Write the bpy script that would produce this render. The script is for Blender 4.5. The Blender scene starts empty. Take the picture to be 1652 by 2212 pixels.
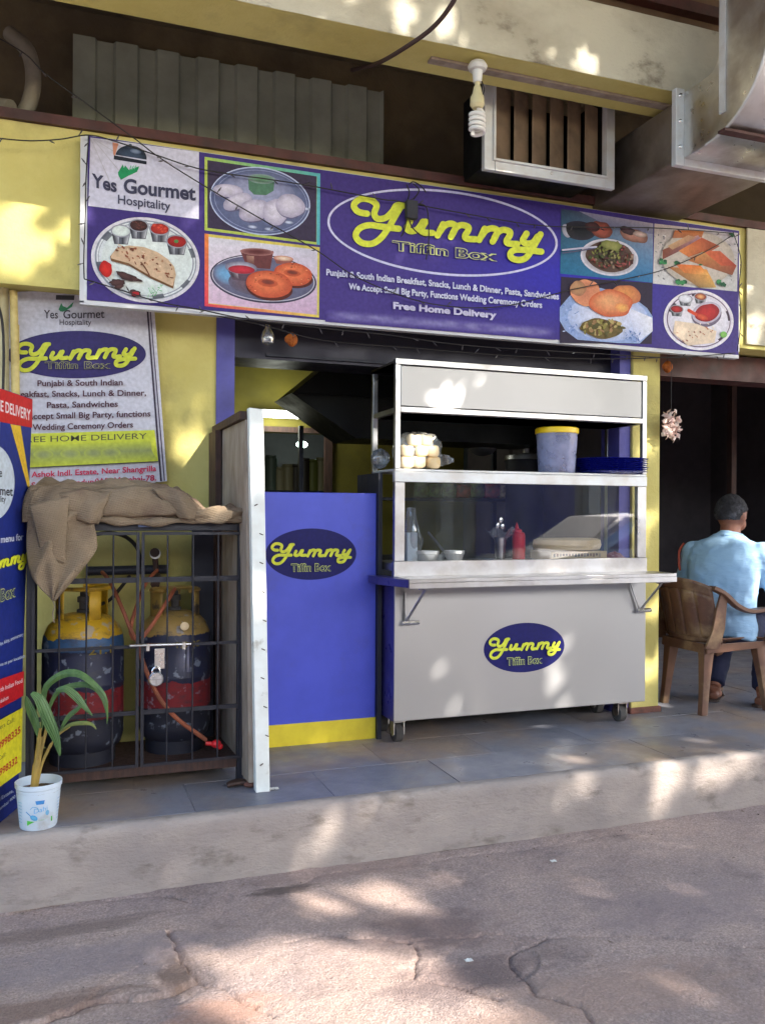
import bpy, bmesh, math, random
import numpy as np
from mathutils import Vector, Matrix, noise
random.seed(11)
R = math.radians
PI = math.pi

# ------------------------------------------------------------------ camera, world, sun, exposure
scene = bpy.context.scene
COL = scene.collection
W0, H0, F0 = 1652.0, 2212.0, 1876.0
CAM = Vector((0, 0, 1.42))
YAW, ROLL = R(20.1), R(0.33)
_d = Vector((math.sin(YAW), math.cos(YAW), 0))
_r = Vector((math.cos(YAW), -math.sin(YAW), 0))
_u = Vector((0, 0, 1))
RR = _r*math.cos(ROLL) + _u*math.sin(ROLL)
UU = _u*math.cos(ROLL) - _r*math.sin(ROLL)
cd = bpy.data.cameras.new('camera')
cam = bpy.data.objects.new('camera', cd)
COL.objects.link(cam)
M3 = Matrix((RR, UU, -_d)).transposed()
cam.matrix_world = Matrix.Translation(CAM) @ M3.to_4x4()
cd.sensor_fit = 'HORIZONTAL'
cd.sensor_width = 36
cd.lens = 36*F0/W0
cd.clip_end = 500
cd.clip_start = 0.05
scene.camera = cam

SUN_EL, SUN_AZ = R(38), R(31)        # azimuth measured from -Y towards +X
SUN = Vector((math.cos(SUN_EL)*math.sin(SUN_AZ), -math.cos(SUN_EL)*math.cos(SUN_AZ), math.sin(SUN_EL)))
world = bpy.data.worlds.new('World')
scene.world = world
world.use_nodes = True
wn = world.node_tree
bg = wn.nodes['Background']
sky = wn.nodes.new('ShaderNodeTexSky')
sky.sky_type = 'NISHITA'
sky.sun_disc = False
sky.sun_elevation = SUN_EL
sky.sun_rotation = math.atan2(SUN.x, SUN.y)
sky.air_density = 1.2
sky.dust_density = 2.0
wn.links.new(sky.outputs['Color'], bg.inputs['Color'])
bg.inputs['Strength'].default_value = 0.15
sl = bpy.data.lights.new('sun', 'SUN')
sl.energy = 2.6
sl.angle = R(0.53)
sl.color = (1.0, 0.93, 0.82)
so = bpy.data.objects.new('sun', sl)
COL.objects.link(so)
so.rotation_euler = SUN.to_track_quat('Z', 'Y').to_euler()
so.location = (0, -5, 9)
vs = scene.view_settings
vs.view_transform = 'Standard'
vs.look = 'None'
vs.gamma = 1
vs.exposure = 2.35
vs.use_curve_mapping = False
scene.render.engine = 'CYCLES'

ZP = 0.26          # top of the raised pavement
YE = 3.33          # its front edge

# ------------------------------------------------------------------ measuring helpers
def ray(x, y):
    return _d + RR*((x-W0/2)/F0) + UU*(-(y-H0/2)/F0)
def at(x, y, Y):
    k = ray(x, y); return CAM + k*(Y/k.y)
def atz(x, y, z):
    k = ray(x, y); return CAM + k*((z-CAM.z)/k.z)
def atx(x, y, X):
    k = ray(x, y); return CAM + k*(X/k.x)

# ------------------------------------------------------------------ materials
def lin(c):
    return c/12.92 if c <= 0.04045 else ((c+0.055)/1.055)**2.4
def S(r, g, b):
    return (lin(r/255), lin(g/255), lin(b/255), 1)
def mat(name, col, rough=0.7, metal=0.0, col2=None, nscale=6, ndetail=6, lo=.4, hi=.65, bump=0.0, bscale=60,
        dirt=None, dscale=2.0, dlo=.5, dhi=.75, stretch=None, spec=0.5, coat=0.0, trans=0.0, emis=None, estr=0, alpha=1, rvar=0.12, rnd=0.0):
    m = bpy.data.materials.new(name)
    m.use_nodes = True
    nt = m.node_tree; N = nt.nodes; L = nt.links
    b = N['Principled BSDF']
    b.inputs['Roughness'].default_value = rough
    b.inputs['Metallic'].default_value = metal
    b.inputs['Specular IOR Level'].default_value = spec
    b.inputs['Coat Weight'].default_value = coat
    b.inputs['Transmission Weight'].default_value = trans
    b.inputs['Alpha'].default_value = alpha
    b.inputs['Base Color'].default_value = col
    tc = N.new('ShaderNodeTexCoord')
    vec = tc.outputs['Object']
    if stretch:
        mp = N.new('ShaderNodeMapping'); mp.inputs['Scale'].default_value = stretch
        L.new(vec, mp.inputs['Vector']); vec = mp.outputs['Vector']
    out = None
    def ns(scale, detail=6):
        n = N.new('ShaderNodeTexNoise'); n.inputs['Scale'].default_value = scale
        n.inputs['Detail'].default_value = detail; n.inputs['Roughness'].default_value = .62
        L.new(vec, n.inputs['Vector']); return n.outputs['Fac']
    def ramp(f, a, c):
        r = N.new('ShaderNodeMapRange'); r.inputs['From Min'].default_value = a; r.inputs['From Max'].default_value = c
        L.new(f, r.inputs['Value']); return r.outputs['Result']
    def mix(f, A, B, mode='MIX'):
        x = N.new('ShaderNodeMix'); x.data_type = 'RGBA'; x.blend_type = mode
        L.new(f, x.inputs[0]) if hasattr(f, 'links') else setattr(x.inputs[0], 'default_value', f)
        for i, v in ((6, A), (7, B)):
            if hasattr(v, 'links'): L.new(v, x.inputs[i])
            else: x.inputs[i].default_value = v
        return x.outputs[2]
    cur = col
    if col2 is not None:
        f = ramp(ns(nscale, ndetail), lo, hi)
        cur = mix(f, cur, col2)
    if dirt is not None:
        f = ramp(ns(dscale, 8), dlo, dhi)
        cur = mix(f, cur, dirt)
    if rnd > 0:
        oi = N.new('ShaderNodeObjectInfo')
        mr = N.new('ShaderNodeMapRange'); mr.inputs['To Min'].default_value = 1-rnd; mr.inputs['To Max'].default_value = 1+rnd
        L.new(oi.outputs['Random'], mr.inputs['Value'])
        h = N.new('ShaderNodeHueSaturation'); L.new(mr.outputs[0], h.inputs['Value'])
        if hasattr(cur, 'links'): L.new(cur, h.inputs['Color'])
        else: h.inputs['Color'].default_value = cur
        cur = h.outputs['Color']
    if hasattr(cur, 'links'): L.new(cur, b.inputs['Base Color'])
    if rvar > 0:
        f = ns(9, 5)
        r = N.new('ShaderNodeMapRange'); r.inputs['From Min'].default_value = .3; r.inputs['From Max'].default_value = .7
        r.inputs['To Min'].default_value = max(0.03, rough-rvar); r.inputs['To Max'].default_value = min(1, rough+rvar)
        L.new(f, r.inputs['Value']); L.new(r.outputs['Result'], b.inputs['Roughness'])
    if bump > 0:
        bp = N.new('ShaderNodeBump'); bp.inputs['Strength'].default_value = bump; bp.inputs['Distance'].default_value = .01
        L.new(ns(bscale, 7), bp.inputs['Height']); L.new(bp.outputs['Normal'], b.inputs['Normal'])
    if emis:
        b.inputs['Emission Color'].default_value = emis; b.inputs['Emission Strength'].default_value = estr
    return m

M = {}
M['yellow'] = mat('yellow_wall_paint', S(210,198,122), .85, col2=S(198,184,106), nscale=3, bump=.35, bscale=45, dirt=S(146,134,84), dscale=1.7, dlo=.56, dhi=.8)
M['plaster'] = mat('cream_plaster', S(202,196,176), .9, col2=S(178,170,150), nscale=2.5, bump=.6, bscale=30, dirt=S(110,98,82), dscale=5, dlo=.58, dhi=.74, stretch=(1,1,1.6))
M['brown_wall'] = mat('brown_upper_wall', S(112,88,66), .9, col2=S(88,68,52), nscale=3, bump=.3)
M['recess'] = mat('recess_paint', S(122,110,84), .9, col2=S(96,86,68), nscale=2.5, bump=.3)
M['dark_red'] = mat('dark_red_paint', S(84,44,40), .6, col2=S(60,34,32), nscale=8)
M['indigo'] = mat('indigo_paint', S(88,86,168), .55, col2=S(80,78,156), nscale=5, dirt=S(70,66,120), dscale=3, bump=.1)
M['blue_laminate'] = mat('violet_blue_laminate', S(80,92,214), .38, col2=S(74,86,204), nscale=4, dirt=S(78,84,178), dscale=2.6, dlo=.55, dhi=.75, rvar=.1, bump=.05, bscale=120)
M['yellow_gloss'] = mat('yellow_band_paint', S(238,218,60), .45, col2=S(222,200,52), nscale=7)
M['shutter'] = mat('dark_shutter_metal', S(40,38,52), .5, metal=.3)
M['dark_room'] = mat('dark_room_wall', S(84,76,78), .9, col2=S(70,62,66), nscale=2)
M['steel'] = mat('brushed_stainless_steel', (.42,.42,.43,1), .32, metal=1, col2=(.36,.36,.37,1), nscale=1.1, ndetail=2, lo=.3, hi=.75, bump=.0, rvar=.0)
M['steel_frame'] = mat('satin_steel_frame', (.56,.56,.58,1), .38, metal=1, col2=(.44,.42,.41,1), nscale=6, bump=.05, bscale=25)
M['galv'] = mat('galvanised_sheet', (.70,.69,.67,1), .36, metal=1, col2=(.50,.47,.44,1), nscale=3, dirt=(.32,.26,.21,1), dscale=2.2, dlo=.5, dhi=.72, bump=.12, bscale=8)
M['white_alu'] = mat('pale_aluminium', (.66,.68,.70,1), .42, metal=.35, col2=(.6,.58,.56,1), nscale=9, bump=.05)
M['vane'] = mat('dusty_vane_metal', S(132,110,88), .6, metal=.1, col2=S(92,76,62), nscale=5)
M['black_iron'] = mat('black_painted_iron', S(30,31,42), .5, col2=S(50,46,50), nscale=22, lo=.55, hi=.72, bump=.15)
M['dark_panel'] = mat('dark_steel_panel', S(34,36,50), .6, col2=S(56,50,52), nscale=9, lo=.55, hi=.75, bump=.1)
M['rubber'] = mat('grey_rubber', S(82,78,76), .8, col2=S(60,56,54), nscale=12)
M['white_wood'] = mat('white_painted_wood', S(238,242,238), .55, col2=S(224,226,220), nscale=8, dirt=S(150,140,120), dscale=7, dlo=.62, dhi=.75, bump=.15, bscale=30)
M['bare_wood'] = mat('weathered_plywood', S(166,152,138), .8, col2=S(140,124,110), nscale=5, stretch=(3,3,1), bump=.25, bscale=30)
M['dark_wood'] = mat('dark_wood', S(76,52,44), .75, col2=S(54,38,34), nscale=10, stretch=(6,6,1), bump=.2)
M['bamboo'] = mat('bamboo_cane', S(206,186,120), .6, col2=S(170,146,84), nscale=12, bump=.1)
M['pvc'] = mat('cream_pvc_pipe', S(200,190,150), .5, col2=S(170,158,120), nscale=6)
M['dusty_duct'] = mat('sooty_galvanised_duct', (.30,.26,.22,1), .5, metal=.8, col2=(.16,.12,.09,1), nscale=2.5, dirt=(.10,.07,.05,1), dscale=2, bump=.1, bscale=8)
M['corrugated'] = mat('grey_green_fibre_sheet', S(152,158,144), .7, col2=S(130,136,122), nscale=3, bump=.1)
M['black_cable'] = mat('black_cable', S(22,18,20), .55, rvar=0)
M['brown_cable'] = mat('dark_brown_cable', S(58,36,32), .6, rvar=0)
M['bulb_glass'] = mat('tiny_clear_bulb', S(70,66,70), .3, rvar=0)
M['white_plastic'] = mat('white_plastic', S(226,226,222), .4, col2=S(206,204,198), nscale=9)
M['cream_plastic'] = mat('cream_plastic', S(216,204,160), .45)
M['tub'] = mat('white_tub_plastic', S(208,222,234), .4, col2=S(196,208,222), nscale=5, dirt=S(168,160,150), dscale=9, dlo=.55, dhi=.75)
M['soil'] = mat('dry_soil', S(112,84,62), .95, col2=S(70,52,40), nscale=30, bump=.8, bscale=60)
M['leaf'] = mat('palm_leaf', S(84,116,62), .42, col2=S(58,92,48), nscale=9, stretch=(3,3,.6), bump=.1)
M['leaf_old'] = mat('yellowing_leaf', S(138,134,66), .5, col2=S(96,112,52), nscale=7)
M['leaf_stem'] = mat('palm_stem', S(170,140,66), .55, col2=S(120,104,52), nscale=8)
M['hose'] = mat('orange_rubber_hose', S(168,92,62), .6, col2=S(124,70,50), nscale=10)
M['red_plastic'] = mat('red_plastic', S(214,36,44), .35)
M['blue_plastic'] = mat('deep_blue_plastic', S(26,34,150), .3)
M['yellow_plastic'] = mat('yellow_plastic', S(240,204,28), .35)
M['brown_plastic'] = mat('faded_brown_plastic', S(112,78,60), .5, col2=S(84,56,46), nscale=4, dirt=S(160,130,96), dscale=4, dlo=.52, dhi=.7, bump=.08)
M['shirt'] = mat('light_blue_cotton', S(158,194,226), .85, col2=S(150,186,220), nscale=4, bump=1.0, bscale=5, stretch=(1.2,1.2,3.6))
M['trousers'] = mat('navy_trousers', S(36,40,72), .85, col2=S(28,32,58), nscale=5, bump=.25, bscale=25)
M['skin'] = mat('brown_skin', S(142,90,68), .55, col2=S(122,76,58), nscale=9)
M['hair'] = mat('greying_hair', S(52,50,54), .8, col2=S(30,28,32), nscale=22, bump=1, bscale=160, dirt=S(120,120,128), dscale=14, dlo=.55, dhi=.8)
M['leather'] = mat('brown_leather', S(70,50,42), .6)
M['chrome'] = mat('chrome', (.75,.75,.76,1), .2, metal=1)
M['bread'] = mat('white_bread_buns', S(238,222,190), .8, col2=S(226,196,146), nscale=7, bump=.15)
M['paper_pink'] = mat('pink_white_paper', S(228,190,180), .8, col2=S(238,226,214), nscale=30)
M['cardboard'] = mat('cream_cardboard', S(226,204,166), .75, col2=S(206,180,140), nscale=5)
M['orange_flower'] = mat('marigold_orange', S(190,106,34), .8, col2=S(130,64,24), nscale=20)
M['pack_a'] = mat('mixed_snack_packets', S(150,120,74), .5, col2=S(92,110,60), nscale=30, dirt=S(190,170,140), dscale=24, dlo=.5, dhi=.6)
M['bark'] = mat('tree_bark', S(92,78,62), .9, col2=S(60,50,42), nscale=9, bump=.7, bscale=22)
M['crown'] = mat('tree_foliage', S(74,98,44), .6, col2=S(52,78,34), nscale=2)
M['lock'] = mat('padlock_steel', (.62,.64,.66,1), .28, metal=1)
M['stone'] = mat('broken_brick', S(130,84,70), .9, col2=S(90,64,58), nscale=16, bump=.6)
M['opp_wall'] = mat('opposite_wall_plaster', S(172,170,168), .9, col2=S(160,150,132), nscale=1.5, bump=.3)
M['tube'] = mat('lit_tube', (1,1,1,1), .5, emis=(.95,1,.92,1), estr=4, rvar=0)
M['lampglow'] = mat('lit_far_lamp', (1,1,1,1), .5, emis=(.75,1,.9,1), estr=3, rvar=0)
M['cfl'] = mat('cfl_white_glass', S(238,236,230), .25, rvar=.05)

def brushed(m, amount):
    nt = m.node_tree; b = nt.nodes['Principled BSDF']; b.inputs['Anisotropic'].default_value = amount
    c = nt.nodes.new('ShaderNodeCombineXYZ'); c.inputs[2].default_value = 1
    nt.links.new(c.outputs[0], b.inputs['Tangent'])
brushed(M['steel'], .9)
# frosted / thin clear plastics and glass
def glassy(name, tint, gl=.12, rough=.05, haze=0.0, hazecol=(.7,.75,.8,1)):
    m = bpy.data.materials.new(name); m.use_nodes = True
    nt = m.node_tree; N = nt.nodes; L = nt.links; N.clear()
    o = N.new('ShaderNodeOutputMaterial'); t = N.new('ShaderNodeBsdfTransparent'); t.inputs[0].default_value = tint
    g = N.new('ShaderNodeBsdfGlossy'); g.inputs['Roughness'].default_value = rough
    fr = N.new('ShaderNodeFresnel'); fr.inputs['IOR'].default_value = 1.5
    ad = N.new('ShaderNodeMath'); ad.operation = 'ADD'; ad.inputs[1].default_value = gl; L.new(fr.outputs[0], ad.inputs[0])
    mx = N.new('ShaderNodeMixShader'); L.new(ad.outputs[0], mx.inputs[0]); L.new(t.outputs[0], mx.inputs[1]); L.new(g.outputs[0], mx.inputs[2])
    last = mx
    if haze > 0:
        d = N.new('ShaderNodeBsdfDiffuse'); d.inputs[0].default_value = hazecol
        nz = N.new('ShaderNodeTexNoise'); nz.inputs['Scale'].default_value = 14; nz.inputs['Detail'].default_value = 6
        tc = N.new('ShaderNodeTexCoord'); L.new(tc.outputs['Object'], nz.inputs['Vector'])
        mu = N.new('ShaderNodeMath'); mu.operation = 'MULTIPLY'; mu.inputs[1].default_value = haze*2; L.new(nz.outputs['Fac'], mu.inputs[0])
        m2 = N.new('ShaderNodeMixShader'); L.new(mu.outputs[0], m2.inputs[0]); L.new(mx.outputs[0], m2.inputs[1]); L.new(d.outputs[0], m2.inputs[2]); last = m2
    L.new(last.outputs[0], o.inputs['Surface'])
    return m
M['glass'] = glassy('dusty_window_glass', (.96,.965,.97,1), .0, .015, .009)
M['poly'] = glassy('clear_polythene', (.9,.9,.92,1), .16, .12, .13)
M['jar'] = glassy('frosted_jar_plastic', (.82,.86,.98,1), .04, .2, .38, (.50,.52,.74,1))

# woven sacking
def burlap():
    m = mat('woven_jute_sacking', S(148,130,108), .95, col2=S(126,110,90), nscale=4, dirt=S(104,74,68), dscale=3, dlo=.56, dhi=.72)
    nt = m.node_tree; N = nt.nodes; L = nt.links
    tc = N.new('ShaderNodeTexCoord'); mp = N.new('ShaderNodeMapping'); mp.inputs['Rotation'].default_value = (0, R(12), 0)
    L.new(tc.outputs['Object'], mp.inputs['Vector'])
    w1 = N.new('ShaderNodeTexWave'); w1.bands_direction = 'Z'; w1.inputs['Scale'].default_value = 46; w1.inputs['Distortion'].default_value = 1.2; w1.inputs['Detail'].default_value = 1
    w2 = N.new('ShaderNodeTexWave'); w2.bands_direction = 'X'; w2.inputs['Scale'].default_value = 52; w2.inputs['Distortion'].default_value = 1.2
    for w in (w1, w2): L.new(mp.outputs[0], w.inputs['Vector'])
    a = N.new('ShaderNodeMath'); a.operation = 'MULTIPLY_ADD'; a.inputs[1].default_value = .35
    L.new(w2.outputs['Fac'], a.inputs[0]); L.new(w1.outputs['Fac'], a.inputs[2])
    b = N.new('ShaderNodeBump'); b.inputs['Strength'].default_value = .7; b.inputs['Distance'].default_value = .0025
    L.new(a.outputs[0], b.inputs['Height']); L.new(b.outputs[0], N['Principled BSDF'].inputs['Normal'])
    return m
M['burlap'] = burlap()

# flat print: colour comes from the ink on the sheet
def printmat(name, rough):
    m = bpy.data.materials.new(name); m.use_nodes = True
    nt = m.node_tree; N = nt.nodes; L = nt.links; b = N['Principled BSDF']
    a = N.new('ShaderNodeAttribute'); a.attribute_name = 'ink'
    nz = N.new('ShaderNodeTexNoise'); nz.inputs['Scale'].default_value = 55; nz.inputs['Detail'].default_value = 5
    tc = N.new('ShaderNodeTexCoord'); L.new(tc.outputs['Object'], nz.inputs['Vector'])
    mr = N.new('ShaderNodeMapRange'); mr.inputs['From Min'].default_value = .3; mr.inputs['From Max'].default_value = .7; mr.inputs['To Min'].default_value = .84; mr.inputs['To Max'].default_value = 1.1
    L.new(nz.outputs['Fac'], mr.inputs['Value'])
    h = N.new('ShaderNodeHueSaturation'); L.new(a.outputs['Color'], h.inputs['Color']); L.new(mr.outputs[0], h.inputs['Value'])
    L.new(h.outputs['Color'], b.inputs['Base Color']); b.inputs['Roughness'].default_value = rough; b.inputs['Specular IOR Level'].default_value = .25
    bp = N.new('ShaderNodeBump'); n2 = N.new('ShaderNodeTexNoise'); n2.inputs['Scale'].default_value = 3.5; n2.inputs['Detail'].default_value = 3
    L.new(tc.outputs['Object'], n2.inputs['Vector']); L.new(n2.outputs['Fac'], bp.inputs['Height']); bp.inputs['Strength'].default_value = .35; bp.inputs['Distance'].default_value = .02
    L.new(bp.outputs[0], b.inputs['Normal'])
    return m
M['print'] = printmat('flex_banner_print', .55)
M['photo'] = printmat('photographic_print', .55)
_n = M['photo'].node_tree
for _q in _n.nodes:
    if _q.type == 'MAP_RANGE': _q.inputs['To Min'].default_value = .66; _q.inputs['To Max'].default_value = 1.16
    if _q.type == 'TEX_NOISE' and _q.inputs['Scale'].default_value > 50: _q.inputs['Scale'].default_value = 38; _q.inputs['Roughness'].default_value = .8; _q.inputs['Detail'].default_value = 9
M['sticker'] = printmat('vinyl_sticker_print', .5)

# ------------------------------------------------------------------ mesh helpers
class MB:
    def __init__(s): s.v = []; s.f = []
    def add(s, vs, fs):
        o = len(s.v); s.v += [Vector(p) for p in vs]; s.f += [tuple(o+i for i in f) for f in fs]; return s
    def box(s, x0, x1, y0, y1, z0, z1):
        return s.add([(x0,y0,z0),(x1,y0,z0),(x1,y1,z0),(x0,y1,z0),(x0,y0,z1),(x1,y0,z1),(x1,y1,z1),(x0,y1,z1)],
                     [(0,3,2,1),(4,5,6,7),(0,1,5,4),(1,2,6,5),(2,3,7,6),(3,0,4,7)])
    def hexa(s, p):   # eight points, bottom four then top four
        return s.add(p, [(0,3,2,1),(4,5,6,7),(0,1,5,4),(1,2,6,5),(2,3,7,6),(3,0,4,7)])
    def bar(s, a, b, w, h=None, up=(0,0,1)):
        a = Vector(a); b = Vector(b); h = h or w; d = (b-a).normalized(); up = Vector(up)
        if abs(d.dot(up)) > .95: up = Vector((0,1,0))
        x = d.cross(up).normalized()*(w/2); y = x.cross(d).normalized()*(h/2)
        return s.hexa([a-x-y, a+x-y, b+x-y, b-x-y, a-x+y, a+x+y, b+x+y, b-x+y])
    def tube(s, pts, r, seg=8, cap=True):
        pts = [Vector(p) for p in pts]; n = len(pts); rs = r if isinstance(r, (list, tuple)) else [r]*n
        o = len(s.v); pn = None
        for i, p in enumerate(pts):
            t = (pts[min(i+1,n-1)]-pts[max(i-1,0)]).normalized()
            if pn is None:
                pn = t.orthogonal().normalized()
            else:
                pn = (pn - t*pn.dot(t)); pn = pn.normalized() if pn.length > 1e-6 else t.orthogonal().normalized()
            bn = t.cross(pn)
            for k in range(seg):
                a = 2*PI*k/seg; s.v.append(p + (pn*math.cos(a)+bn*math.sin(a))*rs[i])
        for i in range(n-1):
            for k in range(seg):
                k2 = (k+1) % seg; s.f.append((o+i*seg+k, o+i*seg+k2, o+(i+1)*seg+k2, o+(i+1)*seg+k))
        if cap:
            s.f.append(tuple(o+k for k in reversed(range(seg)))); s.f.append(tuple(o+(n-1)*seg+k for k in range(seg)))
        return s
    def lathe(s, prof, c=(0,0,0), seg=24, sx=1, sy=1, cap=True):
        o = len(s.v); c = Vector(c); n = len(prof)
        for r, z in prof:
            for k in range(seg):
                a = 2*PI*k/seg; s.v.append(c+Vector((r*math.cos(a)*sx, r*math.sin(a)*sy, z)))
        for i in range(n-1):
            for k in range(seg):
                k2 = (k+1) % seg; s.f.append((o+i*seg+k, o+i*seg+k2, o+(i+1)*seg+k2, o+(i+1)*seg+k))
        if cap:
            s.f.append(tuple(o+k for k in reversed(range(seg)))); s.f.append(tuple(o+(n-1)*seg+k for k in range(seg)))
        return s
    def loft(s, rings, cap=True):
        o = len(s.v); n = len(rings); seg = len(rings[0])
        for r in rings: s.v += [Vector(p) for p in r]
        for i in range(n-1):
            for k in range(seg):
                k2 = (k+1) % seg; s.f.append((o+i*seg+k, o+i*seg+k2, o+(i+1)*seg+k2, o+(i+1)*seg+k))
        if cap:
            s.f.append(tuple(o+k for k in reversed(range(seg)))); s.f.append(tuple(o+(n-1)*seg+k for k in range(seg)))
        return s
    def grid(s, fn, nu, nv):
        o = len(s.v)
        for j in range(nv+1):
            for i in range(nu+1): s.v.append(Vector(fn(i/nu, j/nv)))
        for j in range(nv):
            for i in range(nu):
                a = o+j*(nu+1)+i; s.f.append((a, a+1, a+nu+2, a+nu+1))
        return s
    def ball(s, c, rx, ry=None, rz=None, seg=14, rings=9):
        ry = ry or rx; rz = rz or rx; c = Vector(c)
        pr = [(max(math.sin(PI*i/rings), .01), -math.cos(PI*i/rings)) for i in range(rings+1)]
        o = len(s.v)
        for r, z in pr:
            for k in range(seg):
                a = 2*PI*k/seg; s.v.append(c+Vector((r*math.cos(a)*rx, r*math.sin(a)*ry, z*rz)))
        for i in range(rings):
            for k in range(seg):
                k2 = (k+1) % seg; s.f.append((o+i*seg+k, o+i*seg+k2, o+(i+1)*seg+k2, o+(i+1)*seg+k))
        return s

WM = {}
def tag(o, label=None, cat=None, group=None, kind=None):
    if label: o['label'] = label
    if cat: o['category'] = cat
    if group: o['group'] = group
    if kind: o['kind'] = kind
    return o
def thing(name, label, cat, loc=(0,0,0), rotz=0, group=None):
    o = bpy.data.objects.new(name, None); COL.objects.link(o); o.empty_display_size = .1
    o.location = loc; o.rotation_euler = (0,0,rotz)
    WM[o.name] = Matrix.Translation(Vector(loc)) @ Matrix.Rotation(rotz, 4, 'Z')
    return tag(o, label, cat, group)
def finish(me, smooth, angle=35):
    if smooth:
        for p in me.polygons: p.use_smooth = True
        try: me.set_sharp_from_angle(angle=R(angle))
        except Exception: pass
def part(name, mb, m, parent=None, smooth=True, bevel=0.0, label=None, kind=None, local=False, solid=0, angle=35):
    me = bpy.data.meshes.new(name)
    if parent is not None:
        mw = WM[parent.name]
        vs_ = mb.v if local else [mw.inverted() @ v for v in mb.v]
    else:
        xs = [v.x for v in mb.v]; ys = [v.y for v in mb.v]; zs = [v.z for v in mb.v]
        c = Vector(((min(xs)+max(xs))/2, (min(ys)+max(ys))/2, min(zs)))
        mw = Matrix.Translation(c); vs_ = [v-c for v in mb.v]
    me.from_pydata([tuple(v) for v in vs_], [], mb.f)
    me.validate(); me.update()
    me.materials.append(M[m] if isinstance(m, str) else m)
    finish(me, smooth, angle)
    o = bpy.data.objects.new(name, me); COL.objects.link(o)
    if parent is not None: o.parent = parent
    else: o.location = mw.translation
    WM[o.name] = mw.copy()
    if bevel > 0:
        bv = o.modifiers.new('edge', 'BEVEL'); bv.width = bevel; bv.segments = 2; bv.limit_method = 'ANGLE'; bv.angle_limit = R(40)
    if solid:
        sd = o.modifiers.new('thickness', 'SOLIDIFY'); sd.thickness = solid; sd.offset = 0
    tag(o, label, None, None, kind)
    return o
def struct(name, mb, m, **k): return part(name, mb, m, kind='structure', **k)
def solo(name, mb, m, label, cat, group=None, **k):
    o = part(name, mb, m, **k); return tag(o, label, cat, group)
def clone(root, loc=None, rotz=None, label=None):
    r = root.copy(); COL.objects.link(r)
    if loc is not None: r.location = loc
    if rotz is not None: r.rotation_euler = (0,0,rotz)
    if label: r['label'] = label
    WM[r.name] = Matrix.Translation(r.location) @ Matrix.Rotation(r.rotation_euler.z, 4, 'Z')
    for ch in root.children:
        c = ch.copy(); COL.objects.link(c); c.parent = r; WM[c.name] = WM[r.name]
        for g in ch.children:
            d = g.copy(); COL.objects.link(d); d.parent = c; WM[d.name] = WM[r.name]
    return r
def spline(pts, n=8):
    P = [Vector(p) for p in pts]; out = []
    for i in range(len(P)-1):
        p0 = P[max(i-1,0)]; p1 = P[i]; p2 = P[i+1]; p3 = P[min(i+2,len(P)-1)]
        for k in range(n):
            t = k/n
            out.append(.5*((2*p1)+(p2-p0)*t+(2*p0-5*p1+4*p2-p3)*t*t+(3*p1-p0-3*p2+p3)*t**3))
    out.append(P[-1]); return out

# ------------------------------------------------------------------ flat print
_tc = {}
def textmesh(body, off=0.0):
    key = (body, off)
    if key in _tc: return _tc[key]
    cu = bpy.data.curves.new('lettering', 'FONT'); cu.body = body; cu.size = 1; cu.offset = off; cu.resolution_u = 4
    ob = bpy.data.objects.new('lettering', cu); COL.objects.link(ob)
    dg = bpy.context.evaluated_depsgraph_get()
    me = ob.evaluated_get(dg).to_mesh()
    vs_ = [(v.co.x, v.co.y) for v in me.vertices]; fs = [tuple(p.vertices) for p in me.polygons]
    ob.evaluated_get(dg).to_mesh_clear()
    bpy.data.objects.remove(ob); bpy.data.curves.remove(cu)
    _tc[key] = (vs_, fs); return _tc[key]

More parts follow.
